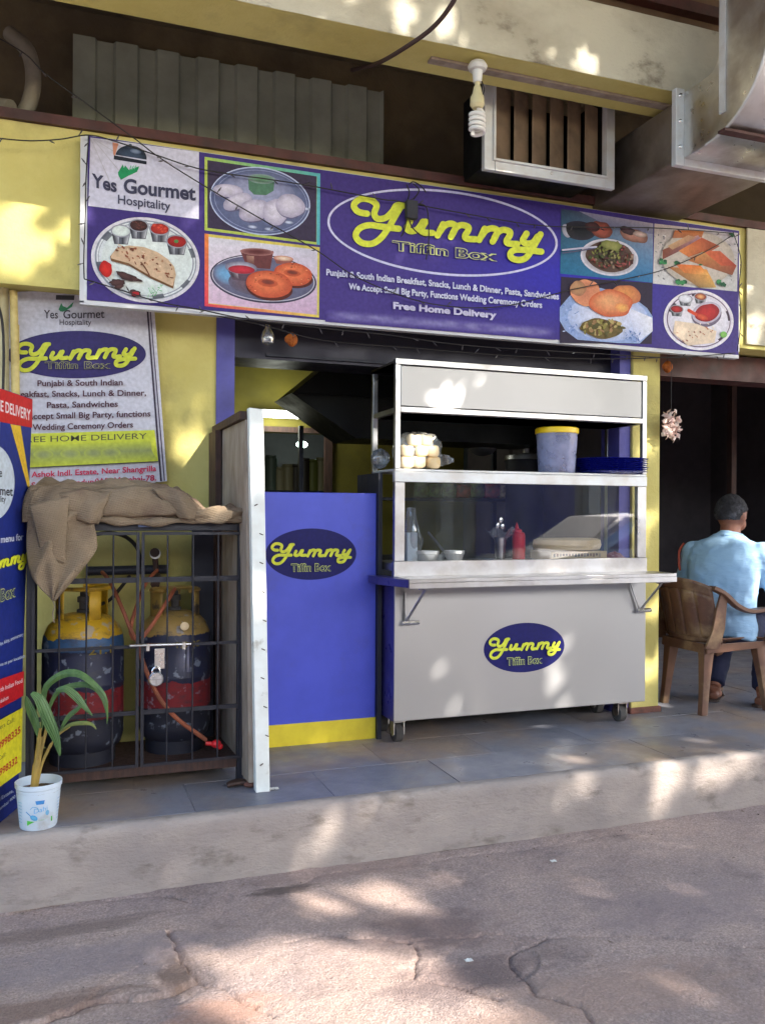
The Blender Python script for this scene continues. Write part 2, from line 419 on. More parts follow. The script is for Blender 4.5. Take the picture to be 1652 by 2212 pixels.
class Paint:
    def __init__(s, fn, nrm, base=.0012, step=.00012):
        s.fn = fn; s.n = Vector(nrm); s.z = base; s.step = step; s.v = []; s.f = []; s.c = []
    def _lift(s): s.z += s.step
    def put(s, pts, faces, cols, lift=True, zs=None):
        o = len(s.v)
        for i, p in enumerate(pts):
            s.v.append(s.fn(*p) + s.n*(s.z + (zs[i] if zs else 0)))
            c = cols[i] if isinstance(cols, list) else cols
            s.c.append(S(*c))
        s.f += [tuple(o+i for i in f) for f in faces]
        if lift: s._lift()
    def poly(s, pts, col): s.put(pts, [tuple(range(len(pts)))], col)
    def rect(s, x0, y0, x1, y1, col): s.poly([(x0,y0),(x1,y0),(x1,y1),(x0,y1)], col)
    def quadgrad(s, p, cols, n=8):   # p: four corners, cols: four colours
        pts = []; cs = []; fs = []
        for j in range(n+1):
            for i in range(n+1):
                a = i/n; b = j/n
                w = ((1-a)*(1-b), a*(1-b), a*b, (1-a)*b)
                pts.append((sum(w[k]*p[k][0] for k in range(4)), sum(w[k]*p[k][1] for k in range(4))))
                cs.append(tuple(sum(w[k]*cols[k][q] for k in range(4)) for q in range(3)))
        for j in range(n):
            for i in range(n):
                a = j*(n+1)+i; fs.append((a, a+1, a+n+2, a+n+1))
        s.put(pts, fs, cs)
    def ell(s, cx, cy, rx, ry, col, rim=None, rot=0, n=36, rings=4, wob=0, sh=(0,0), seed=0, a0=0, a1=360):
        rim = rim or col; pts = [(cx+sh[0], cy+sh[1])]; cs = [col]; fs = []
        full = abs(a1-a0) >= 360; m = n if full else n+1
        cr, sr = math.cos(R(rot)), math.sin(R(rot))
        for j in range(1, rings+1):
            t = j/rings
            for k in range(m):
                a = R(a0+(a1-a0)*k/n)
                w = 1+wob*noise.noise(Vector((math.cos(a)*1.7+seed, math.sin(a)*1.7, seed*3.1)))*2
                ex = rx*math.cos(a)*w*t; ey = ry*math.sin(a)*w*t
                pts.append((cx+ex*cr-ey*sr+sh[0]*(1-t), cy+ex*sr+ey*cr+sh[1]*(1-t)))
                cs.append(tuple(col[q]+(rim[q]-col[q])*t*t for q in range(3)))
        for k in range(n):
            k2 = (k+1) % m; fs.append((0, 1+k, 1+k2))
            for j in range(rings-1):
                b = 1+j*m; fs.append((b+k, b+m+k, b+m+k2, b+k2))
        s.put(pts, fs, cs)
    def ring(s, cx, cy, rx, ry, w, col, rot=0, n=56):
        pts = []; fs = []; cr, sr = math.cos(R(rot)), math.sin(R(rot))
        for k in range(n):
            a = 2*PI*k/n
            for q in (0, w):
                ex = (rx-q)*math.cos(a); ey = (ry-q)*math.sin(a); pts.append((cx+ex*cr-ey*sr, cy+ex*sr+ey*cr))
        for k in range(n):
            k2 = (k+1) % n; fs.append((2*k, 2*k2, 2*k2+1, 2*k+1))
        s.put(pts, fs, col)
    def stroke(s, pts, w, col, smooth=True, n=7):
        P = [Vector((p[0], p[1], 0)) for p in pts]
        if smooth and len(P) > 2: P = spline(P, n)
        L = []; Rr = []; m = len(P)
        for i, p in enumerate(P):
            t = (P[min(i+1,m-1)]-P[max(i-1,0)]).normalized(); q = Vector((-t.y, t.x, 0))*(w/2)
            L.append(p+q); Rr.append(p-q)
        vs_ = [(p.x,p.y) for p in L]+[(p.x,p.y) for p in Rr]; dz = s.step*.8/m
        s.put(vs_, [(i, i+1, m+i+1, m+i) for i in range(m-1)], col, zs=[dz*i for i in range(m)]*2)
        for e in (P[0], P[-1]): s.ell(e.x, e.y, w/2, w/2, col, n=14, rings=1)
    def text(s, body, p0, p1, cap, col, off=0.0, under=None):
        """fit the line of lettering between two points of the sheet; cap is the height of a capital"""
        vs_, fs = textmesh(body, off)
        if not vs_: return
        x0 = min(v[0] for v in vs_); x1 = max(v[0] for v in vs_)
        k = 1/(x1-x0); dx = p1[0]-p0[0]; dy = p1[1]-p0[1]
        pts = []
        for x, y in vs_:
            t = (x-x0)*k; pts.append((p0[0]+dx*t, p0[1]+dy*t-y/.73*cap))
        s.put(pts, fs, col)
    def build(s, name, m, parent, label=None):
        me = bpy.data.meshes.new(name); mi = WM[parent.name].inverted()
        me.from_pydata([tuple(mi @ v) for v in s.v], [], s.f)
        at_ = me.color_attributes.new('ink', 'FLOAT_COLOR', 'POINT')
        at_.data.foreach_set('color', [q for c in s.c for q in c])
        me.update(); me.materials.append(M[m])
        o = bpy.data.objects.new(name, me); COL.objects.link(o); o.parent = parent; WM[o.name] = WM[parent.name]
        if label: o['label'] = label
        return o

# "Yummy" in connected script, traced as pen strokes in its own units
def _dsk(p): return ((p[0]-870)/620.0, (p[1]-.115*(p[0]-870)-395)/620.0)
YUM = [[(335,292),(275,278),(248,235),(290,195),(355,200),(398,235),(383,290),(405,325),(460,318),(505,275),(530,238),(578,238)],
       [(562,240),(520,310),(480,380),(430,450),(370,490),(300,485),(260,440),(285,390),(350,368),(430,378),(545,392)],
       [(620,342),(600,388),(625,408),(670,395),(705,345)], [(722,345),(695,398),(712,416),(768,420)],
       [(838,362),(802,437)], [(815,415),(845,375),(885,358),(918,370),(918,395),(890,447)], [(900,425),(925,385),(960,368),(1003,380),(1003,405),(983,440),(995,458),(1052,462)],
       [(1113,392),(1077,467)], [(1090,445),(1120,405),(1160,390),(1193,400),(1193,427),(1166,478)], [(1176,455),(1200,417),(1236,400),(1278,412),(1278,437),(1258,472),(1270,490),(1328,494)],
       [(1390,425),(1365,470),(1385,490),(1430,485),(1462,445)], [(1482,430),(1442,500),(1392,580),(1340,600),(1290,585),(1285,552),(1320,532),(1400,535),(1487,545)]]
YUM = [[_dsk(p) for p in st] for st in YUM]
def yummy(P, tr, w, col=(216,222,72), edge=None):
    """tr maps the script's own units to the sheet; w is the pen width on the sheet"""
    if edge:
        for st in YUM: P.stroke([tr(*p) for p in st], w*1.12, edge)
        P._lift()
    for st in YUM: P.stroke([tr(*p) for p in st], w, col)
def logo(P, cx, cy, rx, ry, slope=0.0, oval=(22,22,96), small=(150,170,140), oval_on=True, ring=None):
    if oval_on: P.ell(cx, cy, rx, ry, oval, oval, n=56, rings=3, rot=math.degrees(math.atan(slope)))
    if ring: P.ring(cx, cy, rx, ry, ring, (222,222,240), rot=math.degrees(math.atan(slope)))
    k = rx*.86
    yummy(P, lambda a, b: (cx+a*k, cy+b*k*1.02+a*k*slope-ry*.06), rx*.062, edge=(24,22,70))
    x0, x1 = cx-rx*.46, cx+rx*.42; yb = cy+ry*.66
    P.text('Tiffin Box', (x0, yb+(x0-cx)*slope), (x1, yb+(x1-cx)*slope), ry*.31, (196,208,120), off=.04)
    P.text('Tiffin Box', (x0+.01*rx, yb+(x0-cx)*slope), (x1-.01*rx, yb+(x1-cx)*slope), ry*.30, (30,28,90), off=.004)

def yes_gourmet(P, cx, yb, w, slope, col=(62,64,80), cap=None):
    c = cap or w*.16
    P.text('Yes Gourmet', (cx-w/2, yb-w/2*slope), (cx+w/2, yb+w/2*slope), c, col, off=.012)
    P.text('Hospitality', (cx-w*.24, yb+c*1.25-w*.24*slope), (cx+w*.26, yb+c*1.25+w*.26*slope), c*.68, col, off=.004)
    # green hand under a cloche
    hx, hy = cx-w*.16, yb-c*1.45+(-w*.16)*slope
    P.poly([(hx-w*.09,hy-c*.15),(hx-w*.035,hy-c*.45),(hx-w*.03,hy-c*.1),(hx+w*.02,hy+c*.0),(hx+w*.09,hy-c*.45),(hx+w*.06,hy+c*.1),(hx,hy+c*.35),(hx-w*.04,hy+c*.7),(hx-w*.085,hy+c*.45)], (40,140,86))
    for q in range(3): P.stroke([(hx-w*.005+q*w*.018,hy-c*.02-q*c*.03),(hx+w*.01+q*w*.018,hy-c*.38-q*c*.03)], w*.007, (110,190,150), smooth=False)


# ================================================================== THE SETTING
# ---- road: a worn concrete surface with a raised slab, cracks and patches
def seg_d(px, py, pts):
    best = 9
    for (ax, ay), (bx, by) in zip(pts, pts[1:]):
        dx, dy = bx-ax, by-ay; t = max(0, min(1, ((px-ax)*dx+(py-ay)*dy)/(dx*dx+dy*dy+1e-9)))
        best = min(best, math.hypot(px-ax-dx*t, py-ay-dy*t))
    return best
def gz(x, y): p = atz(x, y, 0); return (p.x, p.y)
SLAB = [gz(-300,2060), gz(0,2026), gz(120,2012), gz(240,1997), gz(330,1980), gz(352,1995), gz(372,2040), gz(398,2080), gz(412,2112), gz(380,2142), gz(330,2150), gz(240,2165), gz(120,2195), gz(-60,2250), gz(-400,2330)]
CR = [[gz(620,2032), gz(700,2020), gz(860,2030), gz(980,2024), gz(1090,2014), gz(1180,2022), gz(1330,2018), gz(1480,2030), gz(1652,2052), gz(1900,2070)],
      [gz(1180,2022), gz(1120,2060), gz(1112,2100), gz(1160,2150), gz(1260,2180), gz(1300,2230)],
      [gz(0,1975), gz(120,1955), gz(250,1940), gz(340,1935), gz(420,1950)],
      [gz(560,1925), gz(700,1890), gz(900,1862), gz(1100,1835), gz(1400,1795)],
      [gz(880,2030), gz(905,2065), gz(890,2110), gz(1000,2135), gz(1080,2160)],
      [gz(412,2112), gz(470,2130), gz(520,2160), gz(600,2200)]]
def inside(px, py, poly):
    c = False; j = len(poly)-1
    for i in range(len(poly)):
        xi, yi = poly[i]; xj, yj = poly[j]
        if (yi > py) != (yj > py) and px < (xj-xi)*(py-yi)/(yj-yi+1e-12)+xi: c = not c
        j = i
    return c
RX0, RX1, RY0, RY1 = -1.6, 5.2, 1.2, YE+.02
def roadz(x, y):
    v = Vector((x, y, 0))
    n7 = noise.noise(v*7); n17 = noise.noise(v*17); n48 = noise.noise(v*48)
    z = noise.noise(v*1.1)*.010 + noise.noise(v*4.5)*.005 + n17*.0026 + n48*.0018 + noise.noise(v*95)*.0009
    wx = x+.035*n7+.012*n17+.004*n48; wy = y-.030*n7+.014*noise.noise(v*15+Vector((5,2,0)))+.004*n48
    for i, (c, bb) in enumerate(CRB):
        if wx < bb[0]-.06 or wx > bb[1]+.06 or wy < bb[2]-.06 or wy > bb[3]+.06: continue
        d = seg_d(wx, wy, c)
        if d < .04:
            wd = .0045+.005*max(0, noise.noise(v*9+Vector((3,1,0))))
            z -= (.010 if i != 3 else .003)*max(0, min(1, 1.4-d/wd)) + .004*(1-d/.04)
    if x < 1.7 and y < 3.0:
        d = seg_d(wx, wy, SLAB)
        if inside(wx, wy, SLAB): z += .010*min(1, d/.006)
        elif d < .03: z -= .016*(1-d/.03)**2
    d = math.hypot((x-BRK[0]), (y-BRK[1])*1.4)
    z -= .007*max(0, min(1, (.20+.20*noise.noise(v*5)+.05*n17-d)/.012))
    d = math.hypot((x-BRK2[0]), (y-BRK2[1])*1.8)
    z -= .006*max(0, min(1, (.16+.22*noise.noise(v*6)+.05*n17-d)/.012))
    e = min(x-RX0, RX1-x, y-RY0)
    return z*min(1, max(0, e/.2))
CRB = [(c, (min(p[0] for p in c), max(p[0] for p in c), min(p[1] for p in c), max(p[1] for p in c))) for c in CR]
BRK2 = gz(380, 2130)
BRK = gz(1050, 2085)
NX, NY = 760, 380
g = MB().grid(lambda a, b: (RX0+(RX1-RX0)*a, RY0+(RY1-RY0)*b, roadz(RX0+(RX1-RX0)*a, RY0+(RY1-RY0)*b)), NX, NY)
STAINS = [(615,1925,.16,.05,S(92,78,74),.8), (480,2190,.20,.10,S(184,134,108),.5), (930,2010,.30,.16,S(118,98,96),.6), (1010,2110,.34,.12,S(116,98,96),.7), (1300,2150,.55,.16,S(176,146,130),.5),
          (380,2100,.07,.16,S(104,86,78),.8), (140,2010,.45,.06,S(116,100,94),.6), (200,2080,.5,.14,S(146,134,138),.6), (760,1880,.5,.08,S(150,126,118),.5), (1480,1960,.5,.2,S(148,132,134),.5), (60,2190,.4,.07,S(120,92,78),.6)]
def road_mat():
    m = mat('worn_road_concrete', S(184,162,152), .9, col2=S(160,142,138), nscale=1.6, lo=.4, hi=.62, dirt=S(128,112,108), dscale=3.2, dlo=.55, dhi=.75, bump=1.0, bscale=150, rvar=.05)
    nt = m.node_tree; N = nt.nodes; L = nt.links; b = N['Principled BSDF']
    src = b.inputs['Base Color'].links[0].from_socket
    tc = N.new('ShaderNodeTexCoord')
    v = N.new('ShaderNodeTexVoronoi'); v.inputs['Scale'].default_value = 46; L.new(tc.outputs['Object'], v.inputs['Vector'])
    r = N.new('ShaderNodeMapRange'); r.inputs['From Min'].default_value = 0.0; r.inputs['From Max'].default_value = .22; L.new(v.outputs['Distance'], r.inputs['Value'])
    n = N.new('ShaderNodeTexNoise'); n.inputs['Scale'].default_value = 120; n.inputs['Detail'].default_value = 4; L.new(tc.outputs['Object'], n.inputs['Vector'])
    x = N.new('ShaderNodeMix'); x.data_type = 'RGBA'; x.blend_type = 'OVERLAY'; x.inputs[0].default_value = .75
    L.new(src, x.inputs[6]); L.new(n.outputs['Color'], x.inputs[7])
    hs = N.new('ShaderNodeRGBToBW'); L.new(n.outputs['Color'], hs.inputs[0]); L.new(hs.outputs[0], x.inputs[7])
    # reddish dust lying about
    n2 = N.new('ShaderNodeTexNoise'); n2.inputs['Scale'].default_value = 1.1; n2.inputs['Detail'].default_value = 7; n2.inputs['Roughness'].default_value = .7; L.new(tc.outputs['Object'], n2.inputs['Vector'])
    r2 = N.new('ShaderNodeMapRange'); r2.inputs['From Min'].default_value = .48; r2.inputs['From Max'].default_value = .68; r2.inputs['To Max'].default_value = .5; L.new(n2.outputs['Fac'], r2.inputs['Value'])
    x2 = N.new('ShaderNodeMix'); x2.data_type = 'RGBA'; L.new(r2.outputs[0], x2.inputs[0]); L.new(x.outputs[2], x2.inputs[6]); x2.inputs[7].default_value = S(186,158,142)
    v2 = N.new('ShaderNodeTexVoronoi'); v2.inputs['Scale'].default_value = 150; L.new(tc.outputs['Object'], v2.inputs['Vector'])
    bw = N.new('ShaderNodeRGBToBW'); L.new(v2.outputs['Color'], bw.inputs[0])
    mv = N.new('ShaderNodeMapRange'); mv.inputs['From Min'].default_value = .2; mv.inputs['From Max'].default_value = .8; mv.inputs['To Min'].default_value = .87; mv.inputs['To Max'].default_value = 1.13; L.new(bw.outputs[0], mv.inputs['Value'])
    hv = N.new('ShaderNodeHueSaturation'); L.new(mv.outputs[0], hv.inputs['Value']); L.new(x2.outputs[2], hv.inputs['Color'])
    cur = hv.outputs['Color']
    ox, oy = (RX0+RX1)/2, (RY0+RY1)/2
    for (px_, py_, rx_, ry_, colr, am) in STAINS:
        q = gz(px_, py_)
        mpp = N.new('ShaderNodeMapping'); mpp.vector_type = 'POINT'; mpp.inputs['Location'].default_value = (-(q[0]-ox)/rx_, -(q[1]-oy)/ry_, 0); mpp.inputs['Scale'].default_value = (1/rx_, 1/ry_, 0)
        L.new(tc.outputs['Object'], mpp.inputs['Vector'])
        nn = N.new('ShaderNodeTexNoise'); nn.inputs['Scale'].default_value = 2.2; nn.inputs['Detail'].default_value = 6; L.new(mpp.outputs[0], nn.inputs['Vector'])
        ln_ = N.new('ShaderNodeVectorMath'); ln_.operation = 'LENGTH'; L.new(mpp.outputs[0], ln_.inputs[0])
        ad = N.new('ShaderNodeMath'); ad.operation = 'MULTIPLY_ADD'; ad.inputs[1].default_value = 1.5; L.new(nn.outputs['Fac'], ad.inputs[0]); L.new(ln_.outputs['Value'], ad.inputs[2])
        rr_ = N.new('ShaderNodeMapRange'); rr_.inputs['From Min'].default_value = 1.25; rr_.inputs['From Max'].default_value = 1.75; rr_.inputs['To Min'].default_value = am; rr_.inputs['To Max'].default_value = 0; L.new(ad.outputs[0], rr_.inputs['Value'])
        mm_ = N.new('ShaderNodeMix'); mm_.data_type = 'RGBA'; L.new(rr_.outputs[0], mm_.inputs[0]); L.new(cur, mm_.inputs[6]); mm_.inputs[7].default_value = colr; cur = mm_.outputs[2]
    L.new(cur, b.inputs['Base Color'])
    return m
M['road'] = road_mat()
struct('road', g, 'road', angle=60)
M['road_far'] = M['road']
gf = MB()
for a in ((-60,RX0,-60,YE+.02), (RX1,60,-60,YE+.02), (RX0,RX1,-60,RY0)):
    gf.add([(a[0],a[2],0),(a[1],a[2],0),(a[1],a[3],0),(a[0],a[3],0)], [(0,1,2,3)])
gf.add([(-60,YE+.02,-.01),(60,YE+.02,-.01),(60,60,-.01),(-60,60,-.01)], [(0,1,2,3)])
struct('ground', gf, 'road_far')
# loose grit and paper scraps on the road
gb = MB()
rg = random.Random(5)
for i in range(420):
    x = rg.uniform(-.9, 4.5); y = rg.uniform(1.6, 3.3) if i % 3 else rg.uniform(3.15, 3.31)
    s = rg.choice((.003,.004,.005,.008))*rg.uniform(.7,1.4); z = roadz(x, y)
    q = [Vector((rg.uniform(-s,s), rg.uniform(-s,s), rg.uniform(0,s))) for _ in range(4)]
    gb.add([Vector((x,y,z))+w for w in q], [(0,1,2),(0,2,3),(0,3,1),(1,3,2)])
M['grit'] = mat('road_grit', S(150,132,118), .9, col2=S(98,84,78), nscale=40)
part('gravel', gb, 'grit', smooth=False, kind='stuff')
tag(bpy.data.objects['gravel'], 'loose grit scattered on the road along the kerb', 'grit')
def scrap(x, y, z, s, name, label, m, group=None):
    p = atz(x, y, z); rr = random.Random(int(x))
    def f(a, b): return (p.x+(a-.5)*s*2, p.y+(b-.5)*s*1.5, p.z+.004+s*.45*abs(noise.noise(Vector((a*3+x,b*3,1)))))
    return solo(name, MB().grid(f, 6, 6), m, label, 'litter', group, smooth=False, solid=.001)
scrap(1195, 1863, 0, .012, 'paper_scrap', 'tiny white paper scrap on the road under the lit kerb', 'white_plastic')
scrap(1012, 2078, 0, .012, 'paper_scrap', 'tiny white scrap beside the road crack in the middle foreground', 'white_plastic')
scrap(592, 1706, ZP, .018, 'crumpled_tissue', 'small crumpled white tissue at the foot of the white post', 'white_plastic')

# ---- raised pavement: plastered kerb face + slate tiles
def kerb(a, b):
    x = -4+11*a; s = b*.40
    if s < .262: y, z = YE, s-.002
    else:
        y, z = YE+(s-.262), .2598
    v = Vector((x, y, z))
    k = 1-abs(min(1, abs(s-.262)/.03))
    n = noise.noise(v*3)*.010+noise.noise(v*11)*.004+noise.noise(v*37)*.0016
    y += n+.010*k; z += -.006*k+noise.noise(v*14)*.004*k
    if s > .33: z -= .012
    return (x, y, z)
M['kerb'] = mat('kerb_cement_plaster', S(170,158,150), .92, col2=S(152,141,136), nscale=2.2, dirt=S(118,108,100), dscale=6, dlo=.56, dhi=.74, bump=.6, bscale=38, stretch=(1,1,2.2))
pav = struct('pavement', MB().grid(kerb, 520, 24), 'kerb', angle=70)
part('bedding', MB().box(-4, 7, YE+.06, 9, .1, ZP-.010), 'kerb', pav, smooth=False)
M['tile'] = mat('grey_slate_tile', S(134,134,144), .42, col2=S(116,118,130), nscale=3, dirt=S(166,146,130), dscale=1.5, dlo=.46, dhi=.66, bump=.25, bscale=30, rnd=.11, rvar=.16, spec=.4)  # dirt blend: beige dust, its warmth also standing in for sunlight on the tiles
tx, tw, th = -4.0, .56, .36
rg = random.Random(3)
for j in range(4):
    y0 = YE+.055+j*th
    for i in range(20):
        x0 = tx+i*tw-(j % 2)*.2
        if x0 > 6.6: continue
        dz = rg.uniform(-.0015,.0015)
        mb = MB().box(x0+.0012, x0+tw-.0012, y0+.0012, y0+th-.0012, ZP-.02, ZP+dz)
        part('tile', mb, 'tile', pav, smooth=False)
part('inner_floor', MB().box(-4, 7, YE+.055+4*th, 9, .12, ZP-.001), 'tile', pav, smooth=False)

# ================================================================== THE SHOP BUILDING
YW = 4.32
shop = thing('shop_building', 'yellow painted shop front with open doorways, concrete beam and signboard recess', 'building', (1, 4.5, 0))
def bpart(name, m, *boxes, **k):
    mb = MB()
    for b in boxes: mb.box(*b)
    return part(name, mb, m, shop, smooth=False, **k)
def bumpy(x0, x1, z0, z1, y, nx, nz, amp, dirn=-1):
    def f(a, b):
        x = x0+(x1-x0)*a; z = z0+(z1-z0)*b; v = Vector((x, 0, z))
        return (x, y+dirn*(-.002)+amp*(noise.noise(v*2.2)+.4*noise.noise(v*8)), z)
    return MB().grid(f, nx, nz)
bpart('wall', 'yellow', (-4,.70,YW+.006,YW+.2,.2,2.419), label='yellow wall left of the doorway')
part('wall_plaster', bumpy(-4, .70, .2, 2.418, YW-.004, 120, 60, .004), 'yellow', shop)
bpart('lintel', 'yellow', (-4,7,4.124,YW+.2,2.42,3.12), label='yellow lintel above the doorways')
part('lintel_plaster', bumpy(-4, 7, 2.42, 3.12, 4.112, 240, 24, .004), 'yellow', shop)
bpart('lintel_soffit', 'yellow', (-4,7,4.108,4.124,2.405,2.4195))
bpart('top_rail', 'dark_red', (-4,7,4.09,4.16,3.121,3.165))
bpart('pillar', 'yellow', (3.08,3.272,4.22,4.46,.2,2.404), bevel=.006, label='pale yellow pillar between the two doorways')
bpart('pillar_base', 'stone', (3.066,3.285,4.205,4.47,ZP-.004,ZP+.035), bevel=.01)
bpart('door_jamb', 'indigo', (.70,.79,4.31,4.42,.26,2.404), label='blue door jamb left of the doorway')
bpart('door_jamb', 'indigo', (3.005,3.079,4.24,4.42,.26,2.404), label='blue door jamb beside the yellow pillar')
sb = bpart('shutter_box', 'shutter', (.79,3.005,4.33,4.6,2.19,2.404), label='dark roller shutter box above the doorway')
bpart('shutter_rail', 'dark_panel', (.95,3.0,4.315,4.33,2.205,2.22))
bpart('header', 'dark_red', (3.272,7,4.33,4.5,2.25,2.404))
# beige plaster where the lintel ends beyond the signboard
px = at(1612, 600, 4.1).x
bpart('lintel_plaster', 'plaster', (px,7,4.094,4.105,2.43,3.118), label='bare beige plaster at the right end of the lintel')
# recess above the lintel
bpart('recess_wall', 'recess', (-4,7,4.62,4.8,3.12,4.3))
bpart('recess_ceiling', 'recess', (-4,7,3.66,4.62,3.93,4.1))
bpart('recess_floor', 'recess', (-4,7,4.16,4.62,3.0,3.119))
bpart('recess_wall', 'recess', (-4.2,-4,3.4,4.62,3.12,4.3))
# the beam over the front
def beamf(a, b):
    x = -4+11*a; v = Vector((x, 0, 3.42+.335*b)); return (x, 3.392+.004*noise.noise(v*3)+.002*noise.noise(v*12), 3.42+.335*b)
bpart('beam', 'yellow', (-4,7,3.402,3.65,3.42,3.75), bevel=.006, label='yellow underside of the concrete beam')
part('beam_face', MB().grid(beamf, 300, 18), 'plaster', shop, label='weathered cream plaster face of the beam')
a = atz(925, 128, 3.42); b = atz(1425, 247, 3.42)
bpart('conduit_strip', 'bare_wood', (a.x, b.x, 3.50, 3.545, 3.408, 3.4195), label='bare brown strip running along the beam underside')
bpart('upper_wall', 'brown_wall', (-4,7,3.60,3.9,3.751,5.4), label='brown wall above the beam')
bpart('upper_ledge', 'dark_red', (-4,7,3.545,3.60,3.93,3.985))
bpart('shade_overhang', 'brown_wall', (-4,7,2.75,3.62,4.95,5.15))  # unseen overhang, added for the shade it casts on the upper wall

# ---- rooms behind the doorways
room = thing('shop_interior', 'dim mustard walled kitchen room seen through the left doorway', 'room', (1.9, 6, ZP))
def rpart(name, m, *boxes, **k):
    mb = MB()
    for b in boxes: mb.box(*b)
    return part(name, mb, m, room, smooth=False, **k)
M['mustard'] = mat('mustard_wall_paint', S(128,118,42), .8, col2=S(108,100,36), nscale=3)
rpart('wall', 'mustard', (.2,.3,YW+.2,7.4,.2,3.0))
# back wall with a serving hatch
hx0, hx1 = at(560,900,6.4).x, at(708,900,6.4).x
hz0, hz1 = ZP+.9, at(640,935,6.4).z
rpart('back_wall', 'mustard', (.3,hx0,6.4,6.5,.2,3.0), (hx1,3.04,6.4,6.5,.2,3.0), (hx0,hx1,6.4,6.5,.2,hz0), (hx0,hx1,6.4,6.5,hz1,3.0))
rpart('hatch_frame', 'dark_wood', (hx0-.03,hx0+.03,6.37,6.40,hz0,hz1), (hx1-.03,hx1+.03,6.37,6.40,hz0,hz1), (hx0-.03,hx1+.03,6.37,6.40,hz1,hz1+.04))
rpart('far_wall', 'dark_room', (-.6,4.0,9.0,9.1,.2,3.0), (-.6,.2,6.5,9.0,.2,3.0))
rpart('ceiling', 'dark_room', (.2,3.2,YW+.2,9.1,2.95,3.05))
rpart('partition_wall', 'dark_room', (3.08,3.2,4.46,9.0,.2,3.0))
lamp = thing('tube_light', 'lit white tube light high on the mustard wall inside', 'lamp', tuple(at(615, 900, 6.3)))
a = at(560, 893, 6.3); b = at(652, 905, 6.3)
part('tube', MB().tube([(a.x,6.3,a.z-.01),(b.x,6.3,a.z-.01)], .016, 8), 'tube', lamp)
part('casing', MB().box(a.x-.02,b.x+.02,6.32,6.39,a.z-.02,a.z+.035), 'white_plastic', lamp, smooth=False)
l2 = thing('far_lamp', 'greenish lamp glowing in the far kitchen through the hatch', 'lamp', tuple(at(652, 960, 8.6)))
part('bulb', MB().ball(at(652, 960, 8.6), .06, .05, .035), 'lampglow', l2)
rg = random.Random(14)
for i in range(7):
    p = at(585+i*18, 1000+rg.uniform(-12,18), 7.6)
    t = mat('far_tin_%d' % i, S(*rg.choice(((120,124,60),(70,90,80),(160,150,120),(60,50,46),(96,110,100)))), .5, rvar=0)
    solo('storage_tin', MB().lathe([(.06,-.3),(.06,.0),(.05,.012),(.05,.03),(.0,.03)], p, 14), t, 'dim storage tin standing in the far kitchen beyond the hatch', 'tin', 'storage tins in the far kitchen')
solo('far_shelf', MB().box(at(560,1060,7.6).x, at(740,1060,7.6).x, 7.4, 7.9, at(600,1060,7.6).z-.05, at(600,1060,7.6).z), 'dark_panel', 'dark shelf in the far kitchen beyond the hatch', 'shelf', smooth=False)
# point light of the two lit lamps
for nm, pos, e, c in (('tube_glow', at(606,915,6.15), 9, (.95,1,.85)), ('far_glow', at(655,975,8.3), 6, (.7,1,.85))):
    pl = bpy.data.lights.new(nm, 'POINT'); pl.energy = e*.22; pl.color = c; pl.shadow_soft_size = .15
    po = bpy.data.objects.new(nm, pl); COL.objects.link(po); po.location = pos
# exhaust hood inside
hood = thing('kitchen_hood', 'large dark sloping kitchen exhaust hood inside the shop', 'hood', tuple(at(900, 950, 5.6)))
zt = 2.75
hb = MB()
HY0, HY1 = 5.0, 5.45
q = at(592,868,HY1); xl, zl = q.x, q.z
q = at(722,958,HY1); xb, zb = q.x, q.z
xr = 3.0
hb.hexa([(xb,HY0,zb),(xr,HY0,zb),(xr,HY1,zb),(xb,HY1,zb),(xl,HY0,zl),(xr,HY0,zl),(xr,HY1,zl),(xl,HY1,zl)])
M['hood'] = mat('sooty_hood_metal', S(34,36,36), .5, metal=.6, col2=S(24,24,26), nscale=4)
part('canopy', hb, 'hood', hood, smooth=False)
part('upper_box', MB().hexa([(xl+.01,HY0,zl+.002),(xr,HY0,zl+.002),(xr,HY1,zl+.002),(xl+.01,HY1,zl+.002),(xl+.75,HY0,zt),(xr,HY0,zt),(xr,HY1-.05,zt),(xl+.75,HY1-.05,zt)]), 'hood', hood, smooth=False)
# dark kitchen furniture seen through the cart
kit = thing('kitchen_counter', 'dark steel kitchen counter with shelves behind the food cart', 'counter', (2.3, 5.4, ZP))
part('worktop', MB().box(1.3,3.0,5.15,5.75,1.08,1.12), 'dark_panel', kit, smooth=False, bevel=.004)
part('cabinet', MB().box(1.35,2.98,5.2,5.7,ZP,1.078), 'dark_panel', kit, smooth=False)
part('shelf', MB().box(1.5,2.98,5.5,5.75,1.50,1.52), 'dark_panel', kit, smooth=False)
for x in (1.5, 2.2, 2.96): part('post', MB().box(x-.015,x+.015,5.70,5.73,1.121,2.0), 'dark_panel', kit, smooth=False)
rg = random.Random(8)
for i in range(13):
    p = at(925+i*31, 1058, 5.3)
    w = rg.uniform(.05,.075); h = rg.uniform(.09,.15)
    mb = MB().grid(lambda a, b: (p.x+(a-.5)*w*2*(.85+.3*abs(b-.5)), 5.42-.03*math.sin(PI*a)*math.sin(PI*b), 1.5199+h*b), 6, 6)
    mm = mat('snack_packet_%d' % i, S(*rg.choice(((150,120,70),(100,112,60),(170,150,120),(140,60,40),(110,90,80)))), .4, col2=S(60,50,40), nscale=30, rvar=0)
    solo('snack_packet', mb, mm, 'dull snack packet standing in the row on the dark kitchen shelf', 'packet', 'snack packets on the kitchen shelf', solid=.002)
pot = thing('steel_pot', 'large dull steel pot with a lid on the kitchen counter', 'pot', (2.35,5.35,1.121))
c = at(1138, 1000, 5.35)
part('body', MB().lathe([(.13,1.121),(.15,1.14),(.15,c.z+.02)], (c.x,5.35,0), 24), 'dark_panel', pot)
